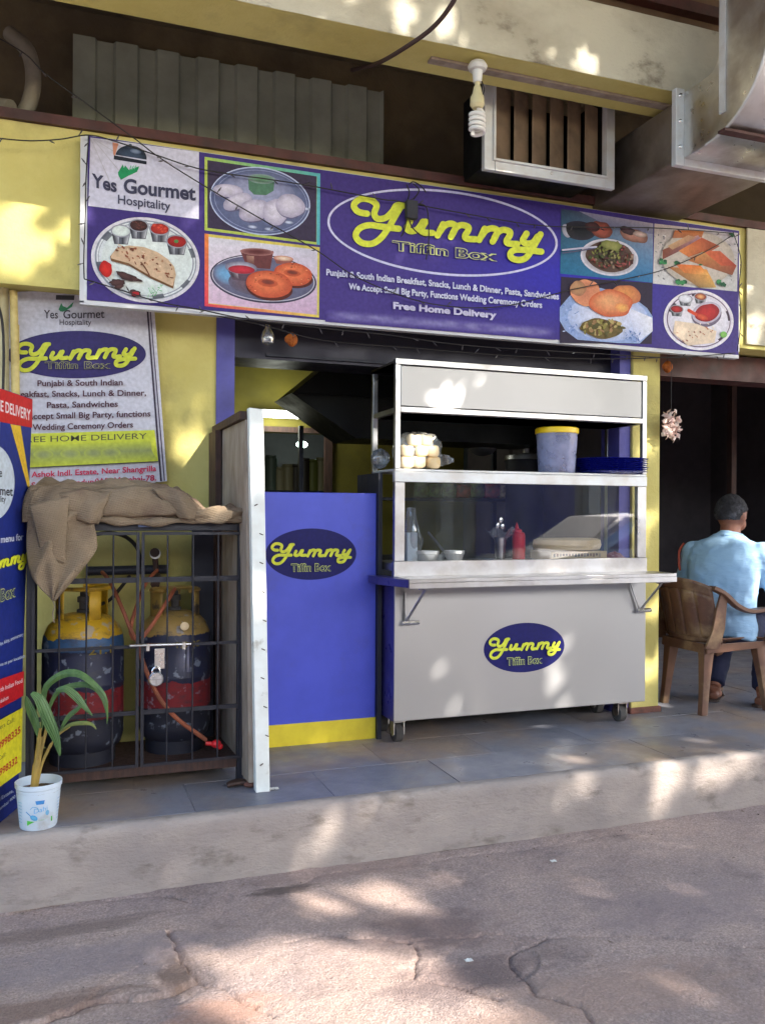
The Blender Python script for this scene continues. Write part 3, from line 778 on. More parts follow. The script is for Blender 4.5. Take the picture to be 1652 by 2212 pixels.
part('lid', MB().lathe([(.16,c.z+.021),(.155,c.z+.05),(.03,c.z+.07),(.03,c.z+.1)], (c.x,5.35,0), 24), 'steel_frame', pot)
wok = thing('steel_bowl', 'shiny round steel bowl hanging in the dark kitchen', 'bowl', tuple(at(1040, 968, 5.0)))
c = at(1042, 972, 5.0)
part('bowl', MB().lathe([(.02,-.04),(.06,-.025),(.085,.0),(.09,.01)], c, 20), 'steel_frame', wok)

room2 = thing('next_room', 'very dark open room to the right of the yellow pillar', 'room', (5, 6, ZP))
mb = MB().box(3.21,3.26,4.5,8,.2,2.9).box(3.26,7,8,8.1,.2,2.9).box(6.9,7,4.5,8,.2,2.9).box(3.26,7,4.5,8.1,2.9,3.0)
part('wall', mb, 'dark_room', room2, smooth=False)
part('door_frame', MB().box(4.55,4.60,6.0,6.06,ZP,2.9).box(5.4,5.45,6.0,6.06,ZP,2.9), 'dark_wood', room2, smooth=False)

# ================================================================== ABOVE THE SIGN
# ---- corrugated sheet standing in the recess (trapezoid ribs, sheet by sheet)
cs = thing('corrugated_sheeting', 'grey green ribbed fibre sheets standing in the recess above the sign', 'sheeting', (.85, 4.5, 3.12))
x0 = at(157, 200, 4.45).x; x1 = at(828, 300, 4.45).x
ztop = 3.72
n = 8; w = (x1-x0)/n
for i in range(n):
    a = x0+i*w
    prof = [(a, 4.45), (a+w*.50, 4.45), (a+w*.56, 4.475), (a+w*.94, 4.475), (a+w, 4.45)]
    mb = MB()
    for (ax, ay), (bx, by) in zip(prof, prof[1:]):
        mb.add([(ax,ay,3.12),(bx,by,3.12),(bx,by,ztop),(ax,ay,ztop)], [(0,1,2,3)])
    part('sheet', mb, 'corrugated', cs, smooth=False, solid=.004)
# ---- curved pipe at the left end of the recess
pp = at(55, 250, 4.2); p2 = at(72, 160, 4.2)
M['dull_pipe'] = mat('dull_grey_pipe', S(136,130,116), .6, col2=S(112,106,94), nscale=7)
pipe = thing('curved_pipe', 'pale curved duct pipe in the recess at the left edge', 'pipe', (pp.x, 4.3, 3.12))
pts = spline([at(38,262,4.3), at(62,225,4.3), at(72,170,4.3), at(60,110,4.3), at(20,70,4.35)], 6)
mb = MB().tube(pts, .035, 12); part('tube', mb, 'dull_pipe', pipe)
part('mouth', MB().tube([at(-30,232,4.25), at(22,245,4.2)], [.05,.06], 14), 'dull_pipe', pipe)

# ---- louvred vent box
YV = 3.76
vent = thing('air_vent', 'square pale metal vent frame with upright dusty vanes under the beam', 'vent', tuple(at(1187, 385, YV)))
zb = at(1045, 364, YV).z; zt = 3.56
xa, xb = at(1046, 300, YV).x, at(1328, 300, YV).x
fw = .058
mb = MB().box(xa,xa+fw,YV,YV+.03,zb,zt).box(xb-fw,xb,YV,YV+.03,zb,zt).box(xa+fw+.001,xb-fw-.001,YV,YV+.03,zb,zb+fw).box(xa+fw+.001,xb-fw-.001,YV,YV+.03,zt-fw,zt)
part('frame', mb, 'white_alu', vent, smooth=False, bevel=.003)
mb = MB().box(xa+fw-.012,xa+fw-.001,YV-.012,YV+.02,zb+fw-.012,zt-fw).box(xb-fw+.001,xb-fw+.012,YV-.012,YV+.02,zb+fw-.012,zt-fw).box(xa+fw,xb-fw,YV-.012,YV+.02,zb+fw-.012,zb+fw-.001)
part('inner_rim', mb, 'white_alu', vent, smooth=False)
mb = MB().box(xa+.05,xa+.056,YV+.031,4.10,zb+.06,zt-.01).box(xb-.056,xb-.05,YV+.031,4.10,zb+.06,zt-.01).box(xa+.057,xb-.057,YV+.031,4.10,zb+.06,zb+.066).box(xa+.057,xb-.057,4.04,4.06,zb+.067,zt-.01)
part('casing', mb, 'hood', vent, smooth=False)
for i in range(6):
    x = xa+fw+.012+i*(xb-xa-2*fw-.03)/5.9
    part('vane', MB().hexa([(x,YV+.02,zb+fw),(x+.006,YV+.02,zb+fw),(x+.100,YV+.055,zb+fw),(x+.094,YV+.055,zb+fw),(x,YV+.02,zt-fw),(x+.006,YV+.02,zt-fw),(x+.100,YV+.055,zt-fw),(x+.094,YV+.055,zt-fw)]), 'vane', vent, smooth=False)
part('screw', MB().ball((xa+(xb-xa)*.5,YV-.002,zb+.03), .009, .006, .009, 8, 5), 'galv', vent)

# ---- galvanised exhaust duct: horizontal leg under the beam, flange, elbow, riser
XD0, XD1 = 2.711, 3.33
ZD0, ZD1 = 3.085, 3.395
duct = thing('exhaust_duct', 'big galvanised exhaust duct with flanged elbow turning up at the right', 'duct', (3.0, 3.4, 3.08))
part('inlet_duct', MB().box(XD0+.02,XD1-.02,3.37,4.6,ZD0+.02,ZD1-.004), 'dusty_duct', duct, smooth=False, bevel=.006)
f = .05
part('flange', MB().box(XD0-.045,XD0+.003,3.335,3.368,ZD0-.035,ZD1+.015).box(XD0+.004,XD1,3.335,3.368,ZD0-.035,ZD0+.012), 'white_alu', duct, smooth=False, bevel=.003)
for z in (ZD0+.05, ZD0+.17, ZD1-.02): part('bolt', MB().ball((XD0-.022,3.333,z), .010, .008, .010, 8, 5), 'chrome', duct)
# elbow side profile in Y,Z
def arc(cy, cz, r, a0, a1, n=12): return [(cy+r*math.cos(R(a0+(a1-a0)*i/n)), cz+r*math.sin(R(a0+(a1-a0)*i/n))) for i in range(n+1)]
ri = .07; ro = ri+(ZD1-ZD0)
cy, cz = 3.22-.04, ZD1+ri
outer = [(3.334, ZD0)]+arc(cy, cz, ro, 270, 180)+[(cy-ro, 4.94)]
inner = [(3.334, ZD1)]+arc(cy, cz, ri, 270, 180)+[(cy-ri, 4.94)]
mb = MB(); N_ = len(outer)
v = []
for (y, z) in outer+inner: v += [(XD0,y,z),(XD1,y,z)]
fs = []
for i in range(N_-1):
    fs += [(2*i,2*i+2,2*(N_+i+1),2*(N_+i)), (2*i+1,2*(N_+i)+1,2*(N_+i+1)+1,2*i+3), (2*i,2*i+1,2*i+3,2*i+2), (2*(N_+i),2*(N_+i+1),2*(N_+i+1)+1,2*(N_+i)+1)]
mb.add(v, fs); part('elbow', mb, 'galv', duct, bevel=.004)
# standing seam along the outer edge of the elbow, straps and a rusty stiffener
sm = [(XD0-.006, y, z) for y, z in outer[1:]]
part('seam', MB().tube(sm, .007, 6), 'white_alu', duct)
part('rivet_strap', MB().box(XD0-.008,XD0-.001,cy-ri-.05,cy-ri-.015,cz-.28,4.9), 'white_alu', duct, smooth=False)
y_, z_ = arc(cy, cz, ro+.008, 262, 240, 4)[2]
part('stiffener', MB().bar((XD0-.03,y_,z_-.004),(XD1+.1,y_,z_-.004), .045, .012), 'dark_red', duct, smooth=False)

# ---- compact fluorescent lamp in its holder under the beam
lp = atz(1031, 158, 3.42); YL = 3.46
c = Vector((at(1031,158,YL).x, YL, 3.42))
cf = thing('spiral_lamp', 'unlit white spiral lamp hanging from its holder under the beam', 'lamp', tuple(c))
part('ceiling_rose', MB().lathe([(.034,-.012),(.044,-.03),(.038,-.045),(.024,-.05),(.02,-.09),(.018,-.10)], c, 20), 'white_plastic', cf)
part('lamp_holder', MB().lathe([(.012,-.10),(.012,-.115),(.016,-.12),(.022,-.15),(.03,-.165),(.032,-.20),(.022,-.214)], c, 20), 'cream_plastic', cf)
hel = []
for i in range(150):
    t = i/149; a = t*2*PI*4.5
    r = .030*(1 if t < .9 else 1-(t-.9)*3.5)
    hel.append(c+Vector((r*math.cos(a), r*math.sin(a), -.232-.095*t)))
part('spiral_tube', MB().tube([c+Vector((.0,.0,-.21)), c+Vector((.02,0,-.22))]+hel, .0088, 10), 'cfl', cf)
part('lamp_wire', MB().tube(spline([c+Vector((.014,-.014,-.098)), c+Vector((.026,-.016,-.13)), c+Vector((.018,-.02,-.16))], 5), .0025, 6), 'black_cable', cf)

# ---- loose cable dropping from above
solo('hanging_cable', MB().tube(spline([at(1010,-60,3.0), at(978,4,3.05), at(935,58,3.15), at(870,105,3.3), at(812,137,3.6), at(760,150,4.0)], 8), .0095, 8), 'brown_cable', 'thick dark cable curving down from above the beam', 'cable')

# ================================================================== THE SIGNBOARD
YS = 4.05
cA, cB, cC, cD = at(192,293,YS), at(1600,498,YS), at(1591,764,YS), at(185,650,YS)
sx0, sx1 = (cA.x+cD.x)/2, (cB.x+cC.x)/2
sz1, sz0 = (cA.z+cB.z)/2, (cC.z+cD.z)/2
sign = thing('shop_signboard', 'long violet banner signboard with food pictures above the shop doorway', 'signboard', ((sx0+sx1)/2, YS, sz0))
mb = MB()
FB = .035
mb.box(sx0-.012,sx1+.006,YS+.006,YS+.006+FB,sz1-.02,sz1+.004).box(sx0-.012,sx1+.006,YS+.006,YS+.006+FB,sz0-.004,sz0+.02)
for i in range(7):
    x = sx0+(sx1-sx0)*i/6; mb.box(x-.012,x+.012,YS+.007,YS+.005+FB,sz0+.021,sz1-.021)
part('frame', mb, 'white_alu', sign, smooth=False)
M['vinyl_back'] = mat('banner_side_white', S(206,206,210), .6)
part('banner_edge', MB().box(sx0-.030,sx0-.012,YS+.004,YS+.05,sz0-.012,sz1-.004).box(sx0-.03,sx1+.006,YS+.004,YS+.045,sz0-.020,sz0-.0045), 'vinyl_back', sign, smooth=False)
def sgn(x, y):                          # picture measure -> point on the sheet, in metres (a right, b down)
    p = at(x, y, YS); return (p.x-sx0, sz1-p.z)
SW, SH = sx1-sx0, sz1-sz0
def wav(a, b):
    return Vector((sx0+a, YS, sz1-b))
def sheetP(): return Paint(wav, (0,-1,0), 0)
P = sheetP()
n = 60
def vio(a, b):
    t = a/SW; k = math.exp(-((t-.68)**2)/.03)*math.exp(-((b/SH-.55)**2)/.12)
    q = noise.noise(Vector((a*1.3, b*1.3, 2)))*8
    return (66+q-20*k, 50+q-10*k, 124+q*1.5+48*k)
pts = []; cols = []; fs = []
for j in range(17):
    for i in range(n+1):
        a = SW*i/n; b = SH*j/16; pts.append((a, b)); cols.append(vio(a, b))
for j in range(16):
    for i in range(n): q = j*(n+1)+i; fs.append((q, q+1, q+n+2, q+n+1))
P.put(pts, fs, cols); P.build('banner_sheet', 'print', sign, 'violet banner sheet')

def Q(*pts): return [sgn(*p) for p in pts]
def seg1(x, y): return sgn((200+x/2.622)/1.17191, (330+y/2.622)/1.17191)       # left third measured close up
def seg2(x, y): return sgn((800+x/2.622)/1.17191, (430+y/2.622)/1.17191)                               # middle third
def seg3(x, y): return sgn((1390+x/3.239)/1.17191, (500+y/3.239)/1.17191)                              # right third
def mapped(fn):
    p = Paint(lambda x, y: wav(*fn(x, y)), (0,-1,0), .002); return p
# logo panel
P = mapped(seg1)
P.poly([(76,46),(796,142),(795,588),(62,500)], (206,204,222))
P.quadgrad([(76,46),(430,92),(425,300),(70,260)], [(190,186,196),(212,210,226),(210,208,226),(200,196,214)])
for (x0_, y0_, x1_, y1_) in ((80,60,200,330),(100,58,330,200),(95,60,260,260)): P.stroke([(x0_,y0_),(x1_,y1_)], 5, (180,176,186), smooth=False)
P.ell(345,178,104,78,(60,76,100),(38,46,60),rot=9,a0=180,a1=360); P.ell(375,140,40,16,(150,164,186),(70,86,110),rot=12,n=16); P.ell(340,98,12,9,(70,80,96),n=10)
P.poly([(232,165),(448,205),(448,226),(230,192)], (30,34,46))
P.poly([(222,78),(262,88),(238,168),(228,160)], (206,140,112))
P.poly([(258,280),(290,226),(298,250),(306,232),(330,262),(400,238),(385,275),(330,300),(278,328),(262,300)], (30,140,86))
for q in range(3): P.stroke([(335+q*16,262-q*3),(345+q*16,236)], 6, (110,190,150), smooth=False)
P.text('Yes', (84,372), (250,410), 90, (62,62,86), off=.03)
P.text('Gourmet', (296,412), (774,464), 96, (62,62,86), off=.03)
P.text('Hospitality', (258,486), (606,532), 62, (70,70,94), off=.014)
P.build('logo_panel', 'print', sign, 'white logo panel with dark lettering and a green hand')
# thali picture
P = mapped(seg1)
P.ell(440,860,362,282,(236,240,236),(214,220,226),rot=10,n=64)
P.ring(440,860,362,282,20,(222,218,226),rot=10)
P.ring(442,858,340,262,26,(150,154,166),rot=10)
P.ring(444,858,330,252,10,(226,230,232),rot=10)
for a0 in (150,200,330,20,60):
    P.ell(442,858,336,258,(226,230,228),(90,94,106),rot=10,a0=a0,a1=a0+14,rings=3)
P.ell(450,862,302,226,(232,240,236),(222,230,228),rot=10,n=50)
def katori(P, x, y, r, top, top2, hh=90):
    P.poly([(x-r,y),(x+r,y+6),(x+r*.72,y+hh),(x-r*.7,y+hh-4)], (92,94,104))
    P.quadgrad([(x-r*.9,y+18),(x-r*.2,y+30),(x-r*.2,y+hh-4),(x-r*.66,y+hh-8)], [(40,42,50),(206,208,214),(150,152,160),(60,60,70)])
    P.quadgrad([(x+r*.1,y+30),(x+r*.9,y+22),(x+r*.66,y+hh-6),(x+r*.1,y+hh-2)], [(60,60,70),(190,192,198),(210,210,214),(40,40,48)])
    P.ell(x,y,r*1.06,r*.66,(190,192,200),(150,150,160),rot=6); P.ell(x,y,r*.92,r*.54,top,top2,rot=6,wob=.03,seed=x)
katori(P,278,668,64,(236,244,238),(206,216,212)); katori(P,396,632,64,(84,50,46),(56,30,30)); katori(P,534,654,66,(200,60,46),(150,30,26)); katori(P,648,738,68,(176,36,34),(140,22,24))
rg = random.Random(2)
for i in range(9): P.ell(534+rg.uniform(-40,40),650+rg.uniform(-22,22),15,12,(224,84,60),(180,40,34),rings=2,n=10)
for i in range(12): P.ell(396+rg.uniform(-42,42),630+rg.uniform(-22,22),8,6,(120,70,60),(70,36,34),rings=2,n=8)
P.ell(644,738,16,12,(90,130,70),n=10)
P.poly([(206,838),(246,786),(330,768),(430,778),(520,812),(590,862),(628,910),(640,960),(624,1052),(470,982),(330,900),(212,868)], (120,84,54))
P.poly([(210,834),(248,782),(330,766),(430,776),(520,810),(590,858),(630,906),(642,962),(620,1036),(470,966),(330,884),(214,852)], (214,182,150))
for i in range(46):
    x = rg.uniform(240,620); y = 790+(x-240)*.42+rg.uniform(-30,70)-30
    P.ell(x, y, rg.uniform(4,15), rg.uniform(3,8), rg.choice(((150,84,60),(190,140,108),(232,206,176),(120,70,52))), rot=rg.uniform(0,90), n=9, rings=1, wob=.3, seed=i)
P.stroke([(410,880),(440,920),(470,975)], 9, (120,76,54))
P.ell(175,925,44,52,(216,44,36),(176,24,24),wob=.12,n=24,seed=4)
for x, y, rx, ry, r_ in ((330,980,78,22,14),(300,965,60,20,20),(250,1012,50,22,0),(265,1040,40,16,-12),(370,1085,42,22,10)):
    P.ell(x,y,rx,ry,(92,60,58),(54,32,34),rot=r_,wob=.2,seed=x)
P.ell(372,1088,26,14,(170,30,40),n=12)
for i in range(26):
    x = rg.uniform(440,545); y = rg.uniform(1030,1110); P.stroke([(x,y),(x+rg.uniform(-16,16),y+rg.uniform(-22,22))], 4, rg.choice(((150,210,150),(96,180,110),(220,240,220))), smooth=False)
P.build('thali_picture', 'photo', sign, 'printed picture of a steel thali plate with flat bread')
# idli picture in a green frame
P = mapped(seg1)
P.poly([(833,174),(1600,286),(1597,760),(833,662)], (190,206,96))
P.poly([(1590,286),(1600,287),(1597,760),(1576,757),(1578,300)], (96,186,196)); P.quadgrad([(833,174),(1600,286),(1590,306),(840,198)], [(176,206,96),(96,186,190),(96,186,190),(176,206,96)])
P.poly([(852,196),(1576,304),(1574,742),(852,646)], (62,52,78))
P.ell(1200,468,334,222,(128,136,170),(92,100,140),rot=9,n=64,sh=(0,-60))
P.ring(1200,468,336,224,8,(196,206,236),rot=9)
P.ell(1190,420,250,130,(168,172,206),(122,128,164),rot=8,sh=(0,-20))
P.ring(1205,468,310,204,4,(150,160,196),rot=9)
for x, y in ((1260,655),(1150,640),(1500,520),(900,400),(1390,610)): P.ell(x,y,34,12,(220,228,250),(110,118,150),rot=8,n=14)
P.poly([(1122,320),(1296,330),(1290,400),(1240,430),(1160,426),(1126,392)], (86,128,104)); P.ell(1210,322,92,32,(104,150,112),(140,160,160),rot=5)
for x, y, rx, ry, r_ in ((985,400,98,44,4),(1050,474,100,50,-20),(1160,532,104,74,-14),(1305,545,84,86,0),(1400,500,98,78,12)):
    P.ell(x+3,y+8,rx,ry,(110,106,140),rot=r_,wob=.05,seed=x); P.ell(x,y,rx,ry,(222,216,232),(178,170,196),rot=r_,wob=.05,seed=x,sh=(-10,-18))
P.build('idli_picture', 'photo', sign, 'printed picture of white rice cakes on a steel plate')
# vada picture in an orange frame
P = mapped(seg1)
P.poly([(833,684),(1596,775),(1592,1242),(833,1166)], (222,206,96))
P.quadgrad([(833,684),(860,687),(858,1168),(833,1166)], [(240,140,70),(240,150,70),(230,70,90),(230,66,86)])
P.quadgrad([(833,1148),(1592,1226),(1592,1242),(833,1166)], [(230,70,90),(240,220,100),(240,220,100),(230,70,90)])
P.quadgrad([(860,706),(1582,792),(1578,1224),(860,1146)], [(226,222,232),(214,210,226),(206,170,200),(222,190,214)])
P.ell(1222,985,352,158,(120,120,150),(96,96,124),rot=6,n=60,sh=(-80,-20)); P.ring(1222,985,354,160,9,(60,56,76),rot=6); P.ring(1222,982,342,150,5,(210,206,220),rot=6)
P.ell(975,955,90,66,(120,176,220),(110,112,140),rot=30,n=24); P.ell(1200,1010,210,90,(120,90,98),(100,96,118),rot=4,n=30)
P.poly([(1070,800),(1290,800),(1268,920),(1190,915),(1110,900)], (112,60,62)); P.quadgrad([(1110,830),(1160,835),(1160,905),(1118,895)], [(150,110,100),(196,150,130),(90,50,50),(120,70,64)])
P.ell(1180,806,112,24,(96,44,46),(170,120,116),rot=3)
P.poly([(1292,850),(1420,862),(1396,890),(1310,884)], (150,92,86)); P.ell(1356,850,66,18,(236,214,190),(190,120,100),rot=5)
P.poly([(970,900),(1180,910),(1150,960),(1110,1000),(1020,990)], (96,74,90)); P.quadgrad([(1000,930),(1050,940),(1060,985),(1020,975)], [(60,50,60),(200,190,196),(120,100,110),(70,60,70)])
P.ell(1075,912,106,42,(196,196,212),(120,116,136),rot=4); P.ell(1078,924,88,28,(208,52,70),(160,40,56),rot=4)
def vada(x, y, rx, ry):
    P.ell(x+4,y+ry*.3,rx,ry*.9,(90,40,34),rot=8); P.ell(x,y,rx,ry,(236,128,84),(196,84,56),rot=8,n=40,wob=.02,seed=x,sh=(-20,-30))
    P.ell(x-8,y-ry*.1,rx*.44,ry*.3,(176,74,50),(206,98,64),rot=8); P.ell(x-6,y-ry*.16,rx*.28,ry*.17,(120,60,52),(150,66,48),rot=8)
    for i in range(16):
        a = rg.uniform(0,6.28); q = rg.uniform(.6,.95); P.ell(x+rx*q*math.cos(a), y+ry*q*math.sin(a), rg.uniform(3,8), 3, rg.choice(((160,70,40),(246,160,110),(110,60,40))), n=8, rings=1)
vada(1420,955,128,76); vada(1258,1022,154,90)
P.build('fritter_picture', 'photo', sign, 'printed picture of ring shaped fritters with bowls of sauce')
# middle: oval, name and lines
P = mapped(seg2)
P.ring(838,415,768,282,15,(206,204,236),rot=6.3,n=90)
yummy(P, lambda a, b: (870+a*620, 395+b*620+.115*a*620), 42, (216,224,72), edge=(44,40,110))
P.text('Tiffin', (500,533), (872,573), 64, (206,210,140), off=.045); P.text('Tiffin', (503,533), (869,573), 62, (44,38,110), off=.004)
P.text('Box', (918,582), (1196,606), 66, (206,210,140), off=.045); P.text('Box', (921,582), (1193,606), 64, (44,38,110), off=.004)
P.text('Punjabi & South Indian Breakfast, Snacks, Lunch & Dinner, Pasta, Sandwiches', (64,700), (1604,862), 42, (206,208,232), off=.032)
P.text('We Accept Small Big Party, Functions Wedding Ceremony Orders', (212,794), (1492,918), 42, (206,208,232), off=.032)
P.text('Free Home Delivery', (506,922), (1190,986), 44, (200,196,226), off=.045)
base = (72,62,140)
pts = []; cols = []; fs = []      # the smeared, unreadable line along the foot of the sheet
for j in range(13):
    for i in range(61):
        x = 60+1530*i/60; y = 915+(x-60)*.079+92*j/12
        a_, b_ = seg2(x, y); bc = vio(a_, b_)
        k_ = math.sin(PI*j/12)**2*min(1, i/4, (60-i)/4)*(.75+.6*noise.noise(Vector((i*.35, j*.25, 3))))
        hc_ = (138,132,182); k_ = max(0, min(1, k_))
        pts.append((x, y)); cols.append(tuple(bc[q]+(hc_[q]-bc[q])*k_ for q in range(3)))
for j in range(12):
    for i in range(60): q = j*61+i; fs.append((q, q+1, q+62, q+61))
zk = P.z; P.z = .0016; P.put(pts, fs, cols); P.z = zk
P.build('name_lettering', 'print', sign, 'yellow script name in a white oval with white lines of lettering')
# right: four pictures
P = mapped(seg3)
P.quadgrad([(96,90),(850,212),(845,697),(88,622)], [(60,80,104),(166,156,176),(50,120,176),(30,110,150)])
P.quadgrad([(240,110),(850,212),(848,300),(500,240)], [(150,150,176),(176,166,180),(110,116,150),(120,120,150)])
P.ell(245,270,135,78,(30,34,44),(46,44,60),rot=8); P.ell(140,272,34,58,(190,190,206),(150,150,170),rot=-20); P.ell(170,270,30,60,(40,40,50),rot=-20)
for x, y, rx, ry, r_, c1 in ((420,262,96,66,22,(176,90,76)),(350,240,60,40,10,(90,54,60)),(690,310,120,54,16,(186,130,116)),(640,270,70,30,20,(80,56,66)),(740,300,60,24,10,(220,190,180))):
    P.ell(x,y,rx,ry,c1,tuple(q*.6 for q in c1),rot=r_,wob=.08,seed=x)
P.ell(490,490,236,148,(120,110,110),(200,198,212),rot=8,n=50); P.ring(490,490,238,150,14,(212,210,224),rot=8); P.ell(495,485,200,124,(70,60,52),(92,66,60),rot=8,wob=.03)
for i in range(110):
    a = rg.uniform(0,6.28); q = rg.uniform(0,1)**.5; x = 500+185*q*math.cos(a); y = 480+110*q*math.sin(a)+.1*(x-500)
    c = rg.choice(((140,140,70),(110,120,60),(160,150,100),(80,90,50))) if (x < 560 and y < 500) else rg.choice(((130,60,50),(90,50,48),(170,140,120),(100,90,60),(180,90,90)))
    P.ell(x, y, rg.uniform(8,26), rg.uniform(6,14), c, tuple(k*.7 for k in c), rot=rg.uniform(0,180), n=9, rings=2, wob=.25, seed=i)
P.ell(500,400,84,40,(150,150,86),(110,116,60),rot=10,wob=.15,seed=3)
P.stroke([(96,436),(250,420),(370,410)], 14, (186,184,206)); P.stroke([(96,460),(230,442),(360,420)], 8, (90,90,120))
P.build('snack_picture', 'photo', sign, 'printed picture of a snack bowl with a spoon on blue')
P = mapped(seg3)
P.quadgrad([(860,212),(1545,290),(1538,770),(848,704)], [(190,176,170),(196,190,200),(206,206,206),(216,216,220)])
for i in range(60):
    x = rg.choice((rg.uniform(860,960), rg.uniform(1380,1530), rg.uniform(880,1500))); y = rg.uniform(300,700); P.ell(x,y,rg.uniform(4,14),rg.uniform(3,7),rg.choice(((150,150,150),(120,120,130),(230,230,230))),n=7,rings=1,rot=rg.uniform(0,90))
P.ell(1210,500,300,220,(206,196,190),(190,180,170),rot=6,n=40)
def sand(pts, cols): P.quadgrad(pts, cols, 6)
sand([(1020,270),(1260,275),(1240,330),(1000,335)], [(196,110,60),(214,130,70),(180,110,70),(170,110,80)])
sand([(920,430),(1210,310),(1240,350),(920,510)], [(130,70,50),(196,150,150),(150,120,150),(120,60,50)])
sand([(960,400),(1130,310),(1200,330),(1000,430)], [(206,170,130),(206,160,120),(176,130,110),(180,140,110)])
sand([(1050,440),(1240,330),(1390,400),(1180,520)], [(232,150,80),(190,90,60),(160,90,70),(200,100,60)])
sand([(1130,520),(1250,440),(1525,560),(1490,640)], [(196,120,70),(200,150,90),(176,80,60),(130,80,60)])
sand([(1250,440),(1390,440),(1525,560),(1400,560)], [(214,110,70),(206,100,70),(170,70,56),(200,90,60)])
sand([(960,570),(1280,590),(1360,740),(1220,740)], [(170,110,70),(236,160,80),(206,170,100),(150,120,80)])
sand([(1020,545),(1230,560),(1300,640),(1100,620)], [(214,110,60),(226,120,50),(240,190,110),(210,120,60)])
for x, y, r_ in ((925,525,36),(1040,550,34),(1070,705,46),(1400,700,40),(1480,310,26),(1230,560,16)):
    for k in range(5): P.ell(x+rg.uniform(-r_,r_)*.7, y+rg.uniform(-r_,r_)*.5, r_*.5, r_*.38, rg.choice(((40,110,70),(60,140,86),(30,90,60))), n=9, rings=1, wob=.3, seed=k)
P.stroke([(1120,500),(1240,455)], 7, (196,180,160)); P.stroke([(960,525),(1080,512)], 7, (206,196,190))
P.build('sandwich_picture', 'photo', sign, 'printed picture of toasted sandwiches with green herbs')
P = mapped(seg3)
P.poly([(95,648),(845,700),(838,1200),(84,1192)], (44,34,60))
P.poly([(84,900),(170,800),(420,740),(700,830),(800,905),(845,975),(845,1095),(740,1196),(560,1192),(230,1165),(130,1090),(84,1010)], (150,172,220))
P.ell(480,985,330,190,(226,228,248),(176,192,232),rot=4,n=40)
P.quadgrad([(640,900),(842,985),(845,1095),(720,1190)], [(226,228,250),(240,240,250),(236,238,250),(206,214,246)])
for i in range(50):
    x = rg.choice((rg.uniform(100,230), rg.uniform(620,740))); y = rg.uniform(880,1100) if x < 400 else rg.uniform(1090,1180); P.ell(x,y,rg.uniform(5,16),rg.uniform(3,7),rg.choice(((120,150,206),(196,206,240),(100,130,190))),n=7,rings=1,rot=rg.uniform(0,180))
for x, y, rx, ry, c1, c2 in ((290,780,118,108,(206,130,100),(226,150,110)),(230,745,66,60,(196,150,110),(170,120,90)),(620,800,122,82,(226,150,86),(190,110,76)),(500,870,176,112,(236,170,120),(206,96,60))):
    P.ell(x,y,rx,ry,c1,c2,rot=8,wob=.06,seed=x,n=36,sh=(-25,-30))
P.ell(590,905,60,36,(240,180,100),(226,140,90),rot=10,wob=.1)
P.ell(430,1075,180,78,(120,104,60),(110,92,50),rot=4,wob=.1,n=36)
for i in range(60):
    a = rg.uniform(0,6.28); q = rg.uniform(0,1)**.5; P.ell(430+170*q*math.cos(a), 1075+66*q*math.sin(a), rg.uniform(8,26), rg.uniform(7,16), rg.choice(((150,140,70),(96,90,50),(170,130,90),(190,170,110),(110,80,50))), n=9, rings=2, rot=rg.uniform(0,180), wob=.2, seed=i)
P.build('puffed_bread_picture', 'photo', sign, 'printed picture of puffed fried breads on a pale plate')
P = mapped(seg3)
P.ell(1222,1005,288,246,(238,232,242),(222,214,232),rot=8,n=60); P.ring(1222,1005,288,246,16,(238,234,242),rot=8); P.ring(1222,1005,262,222,9,(110,90,116),rot=8); P.ring(1225,1005,252,212,6,(236,230,240),rot=8)
for a0 in (190,250,330,20): P.ell(1222,1005,256,216,(236,230,240),(60,40,60),rot=8,a0=a0,a1=a0+22,rings=3)
P.ell(1225,1005,238,198,(240,236,246),(226,222,236),rot=8)
katori(P,1112,830,56,(240,240,250),(214,214,226),60); katori(P,1235,812,50,(236,180,120),(130,30,34),60); katori(P,1040,915,52,(190,40,44),(120,20,30),60)
P.ell(1285,960,124,100,(150,140,160),(110,96,120),rot=-16); P.ell(1285,945,122,88,(226,220,232),(190,180,200),rot=-16); P.ell(1290,945,104,70,(200,44,46),(150,26,34),rot=-16,wob=.03)
P.stroke([(1140,925),(1200,960),(1270,985)], 26, (214,74,46)); P.ell(1250,980,50,24,(226,96,60),(190,50,40),rot=20)
P.poly([(1025,1010),(1200,1035),(1365,1095),(1350,1190),(1130,1215),(1010,1110)], (236,214,190))
for i in range(26): P.ell(rg.uniform(1040,1340), rg.uniform(1030,1180), rg.uniform(4,14), rg.uniform(3,7), rg.choice(((196,130,100),(170,110,90),(246,230,206))), n=8, rings=1, rot=rg.uniform(0,90))
P.ell(1420,1125,28,26,(150,206,110),(110,180,80),n=14)
P.build('second_thali_picture', 'photo', sign, 'small printed picture of a round plate with red curry')

# adapter box and knotted wires hanging over the sign
ab = thing('adapter_box', 'small black adapter box with knotted wires hanging over the sign oval', 'adapter', tuple(at(886, 470, 4.02)))
a = at(876, 432, 4.02); b = at(900, 475, 4.02)
part('case', MB().box(a.x,b.x,4.0,4.035,b.z,a.z), 'dark_panel', ab, smooth=False, bevel=.004)
for k, pts in enumerate((((878,398),(884,415),(880,432)),((892,396),(905,410),(893,430)),((883,398),(893,392),(910,402),(920,415)),((884,475),(890,490),(905,505),(921,512)),((878,475),(872,500),(866,510)),((900,440),(922,450),(926,520),(920,560)))):
    part('wire', MB().tube(spline([at(x,y,4.01) for x, y in pts], 5), .0032, 6), 'black_cable', ab)

